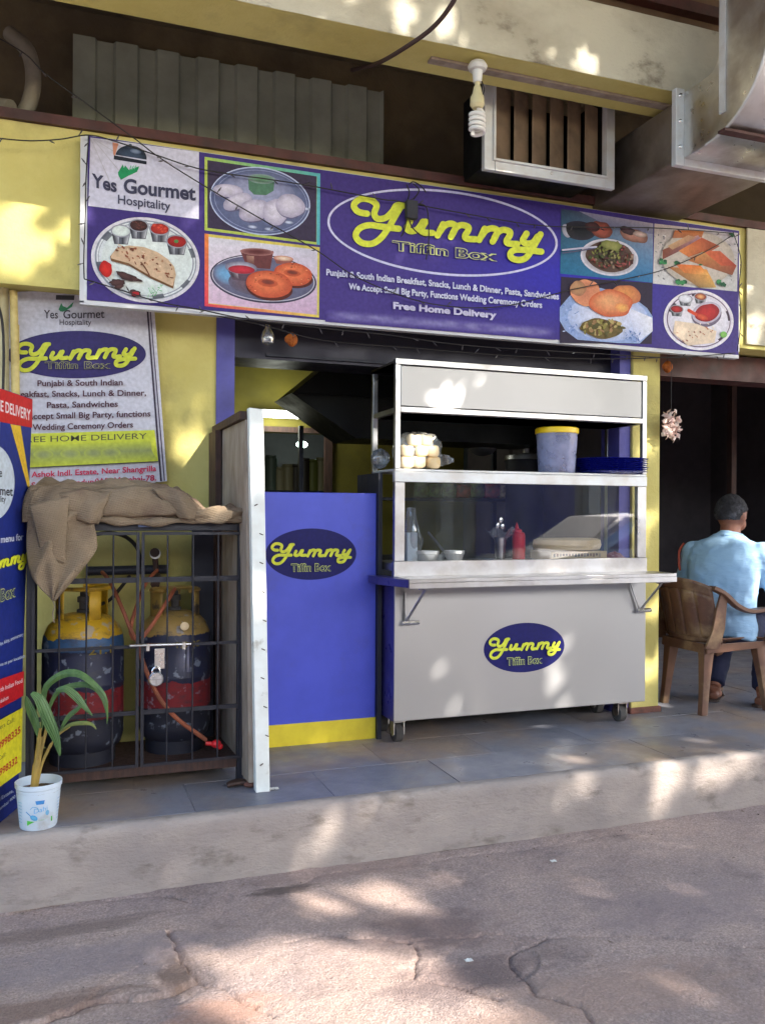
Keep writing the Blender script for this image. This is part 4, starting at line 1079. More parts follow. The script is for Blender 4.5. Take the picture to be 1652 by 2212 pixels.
# ---- fairy light strands: wire with tiny bulbs
def strand(pts, Y, label, n, seed, r=.0028, L=.034):
    rr = random.Random(seed)
    P_ = spline([at(x, y, Y if len(q) == 0 else q[0]) for x, y, *q in pts], 8)
    t = thing('fairy_lights', label, 'fairy lights', tuple(P_[0]), 0, 'unlit fairy light strands round the sign')
    part('wire', MB().tube(P_, r, 6), 'black_cable', t)
    d = [0]
    for i in range(1, len(P_)): d.append(d[-1]+(P_[i]-P_[i-1]).length)
    me = None
    for k in range(n):
        s = (k+.5+rr.uniform(-.25,.25))/n*d[-1]
        i = max(j for j in range(len(d)) if d[j] <= s); p = P_[min(i, len(P_)-1)]
        ang = rr.choice((-1,1))*rr.uniform(.5,1.4)
        dr = Vector((math.sin(ang)*.6, -.35, -math.cos(ang) if rr.random() < .75 else math.cos(ang))).normalized()
        part('bulb', MB().tube([p, p+dr*L*.45, p+dr*L*.5, p+dr*L], [r*.8, r*.9, r*1.5, r*.5], 5), 'bulb_glass', t)
    return t
strand([(-20,296),(60,303),(130,300),(192,291),(250,305),(340,335),(440,366),(590,388),(683,403),(826,430),(865,435),(1050,469),(1171,487),(1278,490),(1420,492),(1581,503)], 4.02, 'black fairy light wire running along the top of the sign', 24, 1)
strand([(-20,75),(10,88),(60,120),(100,160),(210,240),(290,298),(345,340),(440,400),(560,470),(683,540),(780,603),(927,655),(1080,662),(1236,625),(1370,598),(1439,580),(1520,545),(1581,508)], 4.015, 'black fairy light wire sagging diagonally across the sign', 22, 2)
strand([(192,291),(186,380),(184,470),(181,560),(182,602)], 4.015, 'short fairy light wire down the left edge of the sign', 7, 3)
strand([(182,602),(260,626),(345,652),(430,668),(540,690),(690,708),(830,722),(1000,745),(1180,757),(1300,764),(1450,772),(1588,762)], 4.02, 'black fairy light wire along the foot of the sign', 22, 4)
strand([(1583,500),(1600,560),(1596,620),(1600,690),(1592,758)], 4.02, 'fairy light wire down the right end of the sign', 12, 5, L=.03)
strand([(180,600),(300,641),(420,672),(560,700),(700,735),(900,752),(1100,768),(1300,775),(1480,770),(1590,764)], 4.06, 'second fairy light wire drooping below the sign', 16, 6)

# ================================================================== THE FOOD CART
YC = 4.02; YCB = 4.38
CX0, CX1 = at(851,1400,YC).x, at(1394,1400,YC).x
def cz(y, x=856): return at(x, y, YC).z
cart = thing('food_cart', 'stainless steel food cart on castors with glass window and oval logo', 'food cart', ((CX0+CX1)/2, 4.2, ZP))
zb, zc, zw0, zw1, zs, zh0, zh1 = cz(1560), 1.095, cz(1213), cz(1041), cz(1012), cz(889), cz(773)
part('body_panel', MB().box(CX0,CX1,YC,YC+.012,zb,zc-.03), 'steel', cart, smooth=False, bevel=.004)
M['blue_side'] = mat('blue_laminate_side', S(70,68,150), .35, col2=S(62,60,130), nscale=5)
part('side_panel', MB().box(CX0+.001,CX0+.013,YC+.0125,YCB,zb-.0,zc-.03), 'blue_side', cart, smooth=False, label='blue laminate side panel')
part('side_panel', MB().box(CX1-.013,CX1-.001,YC+.0125,YCB,zb,zc-.03), 'blue_side', cart, smooth=False, label='blue laminate side panel')
part('back_panel', MB().box(CX0+.014,CX1-.014,YCB-.012,YCB,zb,zc-.03), 'steel', cart, smooth=False)
part('bottom_panel', MB().box(CX0+.014,CX1-.014,YC+.013,YCB-.013,zb,zb+.012), 'steel', cart, smooth=False)
part('deck', MB().box(CX0,CX1,YC+.03,YCB,zw0-.05,zw0-.012), 'steel_frame', cart, smooth=False)
part('counter_edge', MB().box(CX0-.004,CX1+.004,YC-.004,YC+.0295,zc-.028,zw0-.0), 'steel_frame', cart, smooth=False, bevel=.002)
# frame of the glass case
pw = .052
for x0_, x1_ in ((CX0, CX0+pw), (CX1-pw*1.1, CX1)):
    part('window_frame', MB().box(x0_,x1_,YC,YC+.03,zw0+.001,zw1), 'steel_frame', cart, smooth=False, bevel=.002)
part('shelf', MB().box(CX0,CX1,YC,YCB,zs-.012,zs).box(CX0-.002,CX1+.002,YC-.003,YC+.031,zw1+.001,zs-.013), 'white_alu', cart, smooth=False, bevel=.002)
part('window_pane', MB().box(CX0+pw,CX1-pw*1.1,YC+.014,YC+.018,zw0,zw1), 'glass', cart, smooth=False)
sp = .027
for (x, y, z0_, z1_) in ((CX0,YC,zs+.001,zh1-.03),(CX1-sp,YC,zs+.001,zh1-.03),(CX0,YCB-sp,zw0,zh1-.03),(CX1-sp,YCB-sp,zw0,zh1-.03)):
    part('post', MB().box(x,x+sp,y,y+sp,z0_,z1_), 'steel_frame', cart, smooth=False, bevel=.002)
part('header_panel', MB().box(CX0+sp+.004,CX1-sp-.004,YC+.006,YC+.02,zh0+.032,zh1-.034), 'steel', cart, smooth=False, bevel=.002)
mb = MB().box(CX0,CX1,YC-.002,YC+.03,zh1-.029,zh1).box(CX0+sp+.001,CX1-sp-.001,YC,YC+.028,zh0,zh0+.028)
part('header_frame', mb, 'steel_frame', cart, smooth=False, bevel=.002)
part('roof', MB().box(CX0,CX1,YC+.031,YCB,zh1-.02,zh1-.008).box(CX0+.03,CX1-.03,YC+.032,YCB,zh0-.001,zh0+.008), 'steel', cart, smooth=False)
for x_ in (CX0+.013, CX1-.013): part('side_rail', MB().bar((x_,YC+.032,zh0+.01),(x_,YCB-.03,zh0+.01),.024), 'steel_frame', cart, smooth=False)
# folding flap on brackets
FX0, FX1, FY = 1.534, 3.075, 3.82
part('flap', MB().box(FX0,FX1,FY,YC-.006,1.083,1.101).box(FX0,FX1,FY-.003,FY+.010,1.055,1.0825), 'steel_frame', cart, smooth=False, bevel=.002)
part('side_board', MB().hexa([(CX0-.08,YC+.02,1.06),(FX0-.003,FY,1.06),(FX0-.003,YC+.1,1.06),(CX0-.085,YC+.15,1.06),(CX0-.08,YC+.02,1.098),(FX0-.003,FY,1.098),(FX0-.003,YC+.1,1.098),(CX0-.085,YC+.15,1.098)]), 'blue_side', cart, smooth=False, bevel=.002, label='blue board joining the flap to the left side')
for x0_, x1_ in ((FX0+.10, CX0+.055), (FX1-.07, CX1-.05)):
    a = Vector((x0_,FY+.03,1.05)); b = Vector((x1_,YC-.012,.87 if x0_ < 2 else .885))
    br = part('bracket', MB().bar(a, b, .012, .006), 'steel_frame', cart, smooth=False)
    part('hinge', MB().tube([a+Vector((-.035,0,.008)), a+Vector((.045,0,.008))], .012, 8).tube([b+Vector((-.02,-.004,0)), b+Vector((.07,-.004,0))], .012, 8), 'chrome', br)
    part('bracket_arm', MB().bar(b+Vector((.0,-.002,.0)), b+Vector((-.06 if x0_ > 2 else .0,0,.15)), .008, .005), 'steel_frame', cart, smooth=False)
# castors
for x, y in ((CX0+.045,YC+.06),(CX1-.12,YC+.06),(CX0+.045,YCB-.08),(CX1-.12,YCB-.08)):
    ca = part('castor', MB().box(x-.03,x+.03,y-.03,y+.03,zb-.012,zb-.001).box(x-.03,x-.024,y-.02,y+.025,zb-.075,zb-.012).box(x+.024,x+.03,y-.02,y+.025,zb-.075,zb-.012), 'galv', cart, smooth=False)
    part('wheel', MB().tube([(x-.022,y+.012,ZP+.047),(x-.018,y+.012,ZP+.047),(x+.018,y+.012,ZP+.047),(x+.022,y+.012,ZP+.047)], [.040,.046,.046,.040], 24), 'rubber', ca)
    part('hub', MB().tube([(x-.0245,y+.012,ZP+.047),(x+.0245,y+.012,ZP+.047)], .018, 14), 'galv', ca)
# oval logo
def planepaint(O, A, B, Nn, base=.0012): 
    O = Vector(O); A = Vector(A); B = Vector(B)
    return Paint(lambda a, b: O+A*a+B*b, Nn, base)
lc = at(1133, 1399, YC); 
rx = (at(1220,1399,YC).x-at(1046,1399,YC).x)/2; rz = (at(1133,1346,YC).z-at(1133,1453,YC).z)/2
P = planepaint((lc.x,YC,lc.z), (1,0,0), (0,0,-1), (0,-1,0)); logo(P, 0, 0, rx, rz, 0)
P.build('oval_sticker', 'sticker', cart, 'navy oval sticker with yellow script lettering')
M['stain'] = mat('rust_stain', S(96,70,52), .7)

# ---- things on the cart
def shp(x, y, Y=4.12): return at(x, y, Y)
c = at(902, 1008, 4.13)
rb = random.Random(4)
mb = MB()
bun_boxes = []
for k in range(3):
    for i in range(3 if k < 2 else 2):
        for j in range(2):
            x_ = c.x-.085+i*.068+(.03 if k == 2 else 0)+rb.uniform(-.009,.009); bun_boxes.append((x_, 4.065+j*.07, zs+.004+k*.056+rb.uniform(0,.006)))
bag = thing('bread_bag', 'clear plastic bag of round bread buns on the upper cart shelf', 'bread', (c.x, 4.13, zs))
for x_, y_, z_ in bun_boxes:
    def bunf(a, b):
        th = 2*PI*a; ph = PI*(.02+.96*b); sc = lambda t: math.copysign(abs(t)**.62, t)
        return (x_+.037*sc(math.cos(th))*math.sin(ph)**.4, y_+.034*sc(math.sin(th))*math.sin(ph)**.4, z_+.03-.03*sc(math.cos(ph))+.003*math.cos(th*2))
    part('bun', MB().grid(bunf, 20, 10), 'bread', bag, angle=180)
def bagf(a, b):
    th = 2*PI*a; ph = PI*(b*.98+.01); r = 1+.10*noise.noise(Vector((math.cos(th)*3, math.sin(th)*3, b*7)))+.04*noise.noise(Vector((math.cos(th)*9, math.sin(th)*9, b*14)))
    return (c.x-.002+.135*r*math.sin(ph)**.7*math.cos(th), 4.13+.085*r*math.sin(ph)**.7*math.sin(th), zs+.004+.095*(1-math.cos(ph))*r*.98)
part('wrapping', MB().grid(bagf, 34, 22), 'poly', bag)
part('bag_neck', MB().grid(lambda a, b: (c.x+.108+.085*a, 4.10+.02*math.sin(a*9), zs+.035+.07*(b-.5)*(1-.7*a)+.02+.01*noise.noise(Vector((a*6,b*6,0)))), 8, 8), 'poly', bag, solid=.001)
c2 = at(828, 985, 4.25)
solo('plastic_bag', MB().grid(lambda a, b: (c2.x+.05*math.cos(2*PI*a)*math.sin(PI*b)**.6*(1+.3*noise.noise(Vector((a*9,b*6,1)))), 4.30+.04*math.sin(2*PI*a)*math.sin(PI*b)**.6, zs+.01+.11*b+.01*noise.noise(Vector((a*9,b*9,4)))), 20, 12), 'poly', 'crumpled clear plastic bag left of the bread on the cart', 'bag')
c = at(1202, 1010, 4.13)
jr = (at(1243,970,4.13).x-at(1161,970,4.13).x)/2*.94
jz1 = at(1202, 936, 4.13).z
jar = thing('plastic_jar', 'frosted plastic jar with a yellow lid on the upper cart shelf', 'jar', (c.x, 4.13, zs))
part('body', MB().lathe([(jr*.86,zs+.001),(jr*.88,zs+.006),(jr,jz1),(jr*.985,jz1),(jr*.865,zs+.008)], (c.x,4.13,0), 36, cap=False).lathe([(.001,zs+.002),(jr*.86,zs+.002)], (c.x,4.13,0), 36, cap=False), 'jar', jar)
part('lid', MB().lathe([(jr*1.02,jz1-.004),(jr*1.05,jz1),(jr*1.05,jz1+.022),(jr*1.0,jz1+.028),(jr*.9,jz1+.028),(jr*.88,jz1+.024),(.001,jz1+.024)], (c.x,4.13,0), 36, cap=False), 'yellow_plastic', jar)
mb = MB()
for i in range(60):
    a = rb.uniform(0,6.28); q = jr*.78*rb.random()**.5; mb.ball((c.x+q*math.cos(a), 4.13+q*math.sin(a), zs+.012+rb.uniform(0,.032)), .012, .009, .008, 7, 5)
M['nuts'] = mat('pinkish_brown_biscuits', S(206,160,140), .8, col2=S(176,120,100), nscale=30)
part('contents', mb, 'nuts', jar)
# stack of blue plates: each one is a thing
c = at(1312, 1002, 4.16)
zt_ = at(1312, 990, 4.16).z; npl = 7; dz = (zt_-zs-.012)/npl
prr = (at(1383,1000,4.16).x-at(1240,1000,4.16).x)/2
plate = None
for k in range(npl):
    lab = ('topmost', 'second from the top', 'third from the top', 'fourth from the top', 'third from the bottom', 'second from the bottom', 'bottom')[npl-1-k]
    lb = 'deep blue plastic plate, %s of the stack beside the jar' % lab
    if plate is None:
        mb = MB().lathe([(prr*.5,.0),(prr*.72,.001),(prr*.98,.013),(prr,.0155),(prr*.97,.0165),(prr*.72,.0045),(.001,.0035)], (0,0,0), 40, cap=False)
        plate = solo('plate', mb, 'blue_plastic', lb, 'plate', 'stacked blue plates on the cart shelf'); plate.location = (c.x, 4.16, zs+.001)
    else:
        o = plate.copy(); COL.objects.link(o); o.location = (c.x+rb.uniform(-.003,.003), 4.16+rb.uniform(-.003,.003), zs+.001+k*dz); o['label'] = lb
# below: bowls, sauce bottle, spoon stand, tray, packet, buckets
zd = zw0-.011
def bowl(x, y, Y, r, h, label, name='bowl', m='white_plastic'):
    p = at(x, y, Y)
    return solo(name, MB().lathe([(r*.66,zd),(r*.70,zd+.002),(r*.92,zd+h*.7),(r,zd+h*.74),(r,zd+h),(r*.95,zd+h),(r*.86,zd+h*.6),(r*.6,zd+.006),(.001,zd+.006)], (p.x,Y,0), 30, cap=False), m, label, 'bowl')
bowl(922,1200,4.085,.062,.06,'wide low white bowl inside the cart glass at the left')
bowl(944,1205,4.16,.045,.035,'shallow white dish behind the two bowls in the cart')
bowl(981,1200,4.085,.054,.06,'small white pot bowl right of the wide bowl')
p = at(1120, 1200, 4.10)
kb = thing('sauce_bottle', 'red squeeze bottle with pointed nozzle inside the cart glass', 'bottle', (p.x, 4.10, zd))
br = .034; hb_ = at(1120,1150,4.10).z
part('body', MB().lathe([(br*.95,zd),(br,zd+.006),(br,hb_-.02),(br*.95,hb_-.008),(br*.8,hb_)], (p.x,4.10,0), 24), 'red_plastic', kb)
part('nozzle', MB().lathe([(br*.82,hb_+.0005),(br*.8,hb_+.014),(br*.32,hb_+.022),(br*.1,hb_+.052)], (p.x-.012,4.10,0), 16), 'red_plastic', kb)
p = at(1080, 1200, 4.10)
st = thing('spoon_stand', 'tall steel tumbler of spoons topped with crumpled plastic, beside the red bottle', 'tumbler', (p.x, 4.10, zd))
zt2 = at(1080,1160,4.10).z
part('tumbler', MB().lathe([(.022,zd),(.024,zd+.004),(.032,zt2),(.030,zt2),(.022,zd+.01)], (p.x,4.10,0), 24, cap=False), 'steel_frame', st)
part('plastic_wrap', MB().grid(lambda a, b: (p.x+(.03+.055*b+.012*noise.noise(Vector((a*12,b*4,2))))*math.cos(2*PI*a), 4.10+(.025+.03*b)*math.sin(2*PI*a), zt2-.015+.055*b+.016*math.sin(a*2*PI*5)*b), 36, 8), 'poly', st)
for dx, dz_ in ((.004,.10),(-.012,.07),(.014,.065)):
    part('spoon', MB().tube([(p.x,4.10,zd+.02),(p.x+dx,4.10,zt2+dz_-.03)], .003, 6).ball((p.x+dx*1.1,4.10,zt2+dz_-.012), .013, .004, .02, 10, 7), 'chrome', st)
p0, p1 = at(1160,1190,4.16), at(1300,1190,4.16)
bx = thing('cream_carton', 'cream coloured carton with a wide rounded lid inside the cart glass', 'box', ((p0.x+p1.x)/2, 4.16, zd))
zl_ = at(1230,1192,4.16).z; zt3 = at(1230,1163,4.16).z
part('tray', MB().box(p0.x+.035,p1.x-.02,4.08,4.30,zd,zl_+.006), 'cardboard', bx, smooth=False, bevel=.006)
part('lid', MB().lathe([(.80,zl_+.010),(.95,zl_+.013),(1.0,(zl_+zt3)/2),(.97,zt3-.008),(.85,zt3),(.01,zt3+.003)], ((p0.x+p1.x)/2,4.19,0), 40, sx=(p1.x-p0.x)/2, sy=.125), 'cardboard', bx)
P = planepaint((p0.x+.04,4.079,zl_+.002), (1,0,0), (0,0,-1), (0,-1,0))
for i in range(16): P.rect(.012+i*.019, .008, .024+i*.019, .018+rb.uniform(0,.01), rb.choice(((120,110,100),(150,120,100),(176,160,140))))
P.build('lettering', 'print', bx)
p = at(884, 1195, 4.12)
solo('milk_carton', MB().box(p.x-.028,p.x+.03,4.08,4.14,zd,at(884,1150,4.12).z), 'tub', 'plain white carton at the left end inside the cart glass', 'carton', smooth=False, bevel=.005)
solo('polythene_cover', MB().grid(lambda a, b: (p.x+.012+(.05+.02*noise.noise(Vector((a*5,b*3,3))))*math.cos(2*PI*a)*(.5+.6*math.sin(PI*min(1,b+.15))), 4.13+.06*math.sin(2*PI*a)*(.4+.6*math.sin(PI*b)), zd+.28*b+.01*noise.noise(Vector((a*12,b*9,0)))), 30, 16), 'poly', 'crinkled clear polythene draped over the white carton', 'bag')
a = at(925,1150,4.3); b = at(962,1195,4.2)
solo('ladle', MB().tube([a, b], .007, 8).ball(b+Vector((.005,0,-.005)), .03, .03, .016), 'steel_frame', 'long handled steel ladle leaning behind the white bowls', 'ladle')
p0, p1 = at(1330,1195,4.14), at(1362,1195,4.14)
solo('cloth_bundle', MB().grid(lambda a, b: (p0.x-.07+.15*a, 4.12+.1*b, zd+.002+.035*math.sin(PI*a)*math.sin(PI*b)*(1+.5*noise.noise(Vector((a*6,b*6,0))))), 16, 12), mat('maroon_cloth', S(120,50,70), .9, col2=S(170,130,140), nscale=30), 'small maroon cloth lying at the right end inside the cart', 'cloth')

# ================================================================== BLUE COUNTER PANEL
YP = 4.19
px0, px1 = at(560,1400,YP).x, at(811,1400,YP).x
pz0, pz1 = at(700,1606,YP).z, at(700,1064,YP).z
cp = thing('counter_panel', 'tall violet blue counter with yellow base strip and oval logo beside the cart', 'counter', ((px0+px1)/2, YP, ZP))
part('body', MB().box(px0,px1,YP,YP+.10,pz0+.005,pz1), 'blue_laminate', cp, smooth=False, bevel=.003)
part('base_strip', MB().box(px0-.001,px1+.001,YP-.004,YP-.0005,pz0,at(700,1558,YP).z), 'yellow_gloss', cp, smooth=False, bevel=.001)
part('foot', MB().box(px0+.04,px0+.1,YP+.02,YP+.08,ZP,pz0+.004).box(px1-.1,px1-.04,YP+.02,YP+.08,ZP,pz0+.004), 'dark_wood', cp, smooth=False)
part('trim', MB().box(px1+.0005,px1+.005,YP-.001,YP+.099,pz0,pz1+.001), 'white_plastic', cp, smooth=False)
lc = at(673, 1197, YP); rx = (at(771,1197,YP).x-at(575,1197,YP).x)/2; rz = (at(673,1142,YP).z-at(673,1253,YP).z)/2
P = planepaint((lc.x,YP,lc.z), (1,0,0), (0,0,-1), (0,-1,0)); logo(P, 0, 0, rx, rz, 0)
P.build('oval_sticker', 'sticker', cp, 'navy oval sticker with yellow script lettering')
# dark stand between the counter and the cart
solo('dark_stand', MB().box(1.50,1.522,4.16,4.5,ZP,1.62), 'dark_panel', 'narrow dark upright panel between the blue counter and the cart', 'panel', smooth=False)

# ================================================================== PARTITION WITH WHITE POST
XT = .735; YT = 3.53
pt_ = thing('wooden_partition', 'plywood partition ending in a leaning white painted post', 'partition', (XT, 3.9, ZP))
tl, tr_, br_, bl_ = at(538,880,YT), at(569,884,YT), at(583,1713,YT), at(553,1717,YT)
def post8(tl, tr_, br_, bl_, d=.045):
    dv = Vector((0,d,0)); return [bl_, br_, br_+dv, bl_+dv, tl, tr_, tr_+dv, tl+dv]
bl_.z = br_.z = ZP
wp = part('post', MB().hexa(post8(tl, tr_, br_, bl_)), 'white_wood', pt_, smooth=False, bevel=.003, label='white painted post leaning slightly')
mb = MB()
for i in range(10):
    t = .25+i*.075; q = tl.lerp(bl_, t)+(tr_-tl)*rb.uniform(.4,.8)+Vector((0,-.001,0)); d = Vector((rb.choice((-1,1))*.009,-.004,-.004)); mb.tube([q-d*.5, q+d], .0022, 5)
part('nail', mb, 'dark_wood', wp)
zt_ = tl.z
xpb = .70
ply = MB().hexa([(XT-.01,YT+.047,ZP+.03),(XT+.01,YT+.047,ZP+.03),(.715,4.30,ZP+.03),(.695,4.30,ZP+.03),(tl.x-.006,YT+.047,zt_-.045),(tl.x+.014,YT+.047,zt_-.045),(.715,4.30,zt_-.045),(.695,4.30,zt_-.045)])
part('board', ply, 'bare_wood', pt_, smooth=False, label='weathered plywood board')
part('top_rail', MB().hexa([(tl.x-.03,YT+.048,zt_-.044),(tl.x+.02,YT+.048,zt_-.044),(.725,4.305,zt_-.044),(.68,4.305,zt_-.044),(tl.x-.03,YT+.048,zt_-.01),(tl.x+.02,YT+.048,zt_-.01),(.725,4.305,zt_-.01),(.68,4.305,zt_-.01)]), 'dark_wood', pt_, smooth=False)
part('rear_stile', MB().hexa([(.672,4.10,ZP),(.694,4.10,ZP),(.694,4.305,ZP),(.672,4.305,ZP),(.664,4.10,zt_-.045),(.69,4.10,zt_-.045),(.69,4.305,zt_-.045),(.664,4.305,zt_-.045)]), 'dark_wood', pt_, smooth=False)
p = at(545, 1685, 3.6)
solo('brick_fragment', MB().ball((p.x-.0,3.62,ZP+.012), .035, .03, .014, 9, 6), 'stone', 'small broken brick lying at the foot of the white post', 'brick')
p = at(512, 1690, 3.62)
sl_ = solo('sandal', MB().grid(lambda a, b: (p.x-.04+.10*a, 3.62+.05*b*math.sin(PI*(.15+.7*a)), ZP+.012+.006*math.sin(PI*a)), 12, 6), 'leather', 'worn brown sandal on the paving beside the white post', 'sandal', solid=.014)

# ================================================================== GAS CAGE
GY0, GY1 = 3.70, 4.20
GX0, GX1 = at(56,1400,GY0).x, at(527,1400,GY0).x
GZ0, GZ1 = at(64,1688,GY0).z, at(300,1131,GY0).z
GZ0 = ZP+.085
cage = thing('gas_cage', 'black iron cage with padlocked barred doors holding two gas cylinders', 'cage', ((GX0+GX1)/2, 3.95, ZP))
ft = .028
mb = MB()
for x in (GX0, GX1-ft):
    for y in (GY0, GY1-ft): mb.box(x,x+ft,y,y+ft,ZP,GZ1)
mb.box(GX0+ft+.001,GX1-ft-.001,GY0,GY0+ft,GZ1-.03,GZ1).box(GX0+ft+.001,GX1-ft-.001,GY1-ft,GY1,GZ1-.03,GZ1).box(GX0,GX0+ft,GY0+ft+.001,GY1-ft-.001,GZ1-.03,GZ1).box(GX1-ft,GX1,GY0+ft+.001,GY1-ft-.001,GZ1-.03,GZ1)
part('frame', mb, 'black_iron', cage, smooth=False, bevel=.002)
part('base_tray', MB().box(GX0+.002,GX1-.002,GY0+.012,GY1,GZ0-.012,GZ0).box(GX0+ft+.001,GX1-ft-.001,GY0+.002,GY0+.011,GZ0-.02,GZ0+.02), 'dark_wood', cage, smooth=False, bevel=.002, label='rusty brown base tray')
part('side_panel', MB().box(GX1-.008,GX1-.004,GY0+ft+.002,GY1-ft-.002,GZ0+.001,GZ1-.031), 'dark_panel', cage, smooth=False)
part('side_panel', MB().box(GX1-.16,GX1-.037,GY1-.035,GY1-.031,GZ0+.001,GZ1-.031), 'dark_panel', cage, smooth=False)
part('side_panel', MB().box(GX0+.004,GX0+.008,GY0+ft+.002,GY1-ft-.002,GZ0+.001,GZ1-.031), 'dark_panel', cage, smooth=False)
xm = at(302,1400,GY0).x
hz = [at(300,1253,GY0).z, at(300,1397,GY0).z, at(300,1540,GY0).z]
yb_ = GY0-.012
for side, (xa, xb) in enumerate(((GX0+.02, xm-.004), (xm+.004, GX1-.008))):
    mb = MB().box(xa,xa+.012,yb_,yb_+.011,GZ0+.02,GZ1-.035).box(xb-.012,xb,yb_,yb_+.011,GZ0+.02,GZ1-.035).box(xa+.013,xb-.013,yb_,yb_+.011,GZ1-.047,GZ1-.035).box(xa+.013,xb-.013,yb_,yb_+.011,GZ0+.02,GZ0+.032)
    dr = part('door', mb, 'black_iron', cage, smooth=False, label='left barred door' if side == 0 else 'right barred door')
    for q, z in enumerate(hz):
        w = (.022,.013,.018)[q]; part('rail', MB().box(xa,xb,yb_+.0115,yb_+.018,z-w/2,z+w/2), 'black_iron', dr, smooth=False)
    nb = 4
    for i in range(1, nb+(0 if side == 0 else 0)):
        x = xa+(xb-xa)*i/nb; part('bar', MB().tube([(x,yb_+.005,GZ0+.033),(x,yb_+.005,GZ1-.048)], .0038, 7), 'black_iron', dr)
for i in range(5):
    y = GY0+.08+i*.085; part('bar', MB().tube([(GX0+.01,y,GZ0),(GX0+.01,y,GZ1-.03)], .004, 6), 'black_iron', cage)
# bolt, hasp, blue tag
bo = part('bolt', MB().tube([at(280,1395,GY0-.03), at(413,1391,GY0-.03)], .0065, 10), 'chrome', cage)
for x_ in (318, 395): part('bolt_keeper', MB().box(at(x_,1393,GY0).x-.006,at(x_,1393,GY0).x+.006,GY0-.04,GY0-.018,hz[1]-.014,hz[1]+.014), 'galv', bo, smooth=False)
a = at(334,1402,GY0-.03); b = at(356,1445,GY0-.03)
part('hasp', MB().box(a.x,b.x,GY0-.026,GY0-.022,b.z,a.z), 'galv', bo, smooth=False, bevel=.003)
a = at(299,1114,GY0-.02); b = at(329,1139,GY0-.02)
part('tag', MB().box(a.x,b.x,GY0-.02,GY0-.015,b.z,a.z), mat('dull_blue_plate', S(96,112,150), .5, col2=S(70,80,110), nscale=9), cage, smooth=False, label='small dull blue plate on the top rail')
p = at(337, 1467, GY0-.045)
lk = thing('padlock', 'round steel padlock hanging on the cage hasp', 'padlock', tuple(p))
part('body', MB().lathe([(.002,-.010),(.026,-.010),(.030,-.006),(.030,.006),(.026,.010),(.002,.010)], (0,0,0), 24), 'lock', lk, local=True)
for v_ in lk.children[0].data.vertices: v_.co = Vector((v_.co.x, v_.co.z, v_.co.y))
part('shackle', MB().tube([p+Vector((.016*math.cos(R(a_)), 0, .026+.022*math.sin(R(a_))+(.0))) for a_ in range(-20,201,20)], .0042, 8), 'chrome', lk)
part('key_slot', MB().box(p.x-.024,p.x+.024,p.y-.0125,p.y-.0105,p.z-.0015,p.z+.0015).box(p.x-.0015,p.x+.0015,p.y-.0125,p.y-.0105,p.z-.022,p.z-.002), 'steel_frame', lk, smooth=False)

# ---- gas cylinders
def cylmat(name, top, navy, red, low, zz, chip):
    m = bpy.data.materials.new(name); m.use_nodes = True
    nt = m.node_tree; N = nt.nodes; L = nt.links; b = N['Principled BSDF']; b.inputs['Roughness'].default_value = .5
    tc = N.new('ShaderNodeTexCoord'); sp_ = N.new('ShaderNodeSeparateXYZ'); L.new(tc.outputs['Object'], sp_.inputs[0])
    nz = N.new('ShaderNodeTexNoise'); nz.inputs['Scale'].default_value = 7; nz.inputs['Detail'].default_value = 8; nz.inputs['Roughness'].default_value = .7
    mp = N.new('ShaderNodeMapping'); mp.inputs['Scale'].default_value = (1,1,2.2); L.new(tc.outputs['Object'], mp.inputs[0]); L.new(mp.outputs[0], nz.inputs['Vector'])
    ma = N.new('ShaderNodeMath'); ma.operation = 'MULTIPLY_ADD'; ma.inputs[1].default_value = .07; L.new(nz.outputs['Fac'], ma.inputs[0]); L.new(sp_.outputs['Z'], ma.inputs[2])
    cr = N.new('ShaderNodeValToRGB'); cr.color_ramp.interpolation = 'CONSTANT'
    e = cr.color_ramp.elements; e[0].position = 0; e[0].color = low; e[1].position = zz[0]; e[1].color = red
    x = e.new(zz[1]); x.color = navy
    if chip: x = e.new(zz[2]-.055); x.color = chip
    x = e.new(zz[2]); x.color = top
    L.new(ma.outputs[0], cr.inputs[0])
    n2 = N.new('ShaderNodeTexNoise'); n2.inputs['Scale'].default_value = 13; n2.inputs['Detail'].default_value = 9; n2.inputs['Roughness'].default_value = .75; L.new(mp.outputs[0], n2.inputs['Vector'])
    r = N.new('ShaderNodeMapRange'); r.inputs['From Min'].default_value = .50; r.inputs['From Max'].default_value = .66; r.inputs['To Max'].default_value = .75; L.new(n2.outputs['Fac'], r.inputs['Value'])
    mx = N.new('ShaderNodeMix'); mx.data_type = 'RGBA'; L.new(r.outputs[0], mx.inputs[0]); L.new(cr.outputs[0], mx.inputs[6]); mx.inputs[7].default_value = S(54,52,60)
    n3 = N.new('ShaderNodeTexNoise'); n3.inputs['Scale'].default_value = 24; n3.inputs['Detail'].default_value = 6; L.new(tc.outputs['Object'], n3.inputs['Vector'])
    r3 = N.new('ShaderNodeMapRange'); r3.inputs['From Min'].default_value = .60; r3.inputs['From Max'].default_value = .66; r3.inputs['To Max'].default_value = .55; L.new(n3.outputs['Fac'], r3.inputs['Value'])
    m2 = N.new('ShaderNodeMix'); m2.data_type = 'RGBA'; L.new(r3.outputs[0], m2.inputs[0]); L.new(mx.outputs[2], m2.inputs[6]); m2.inputs[7].default_value = S(150,160,176)
    L.new(m2.outputs[2], b.inputs['Base Color'])
    bp = N.new('ShaderNodeBump'); bp.inputs['Strength'].default_value = .3; bp.inputs['Distance'].default_value = .004; L.new(n2.outputs['Fac'], bp.inputs['Height']); L.new(bp.outputs[0], b.inputs['Normal'])
    return m
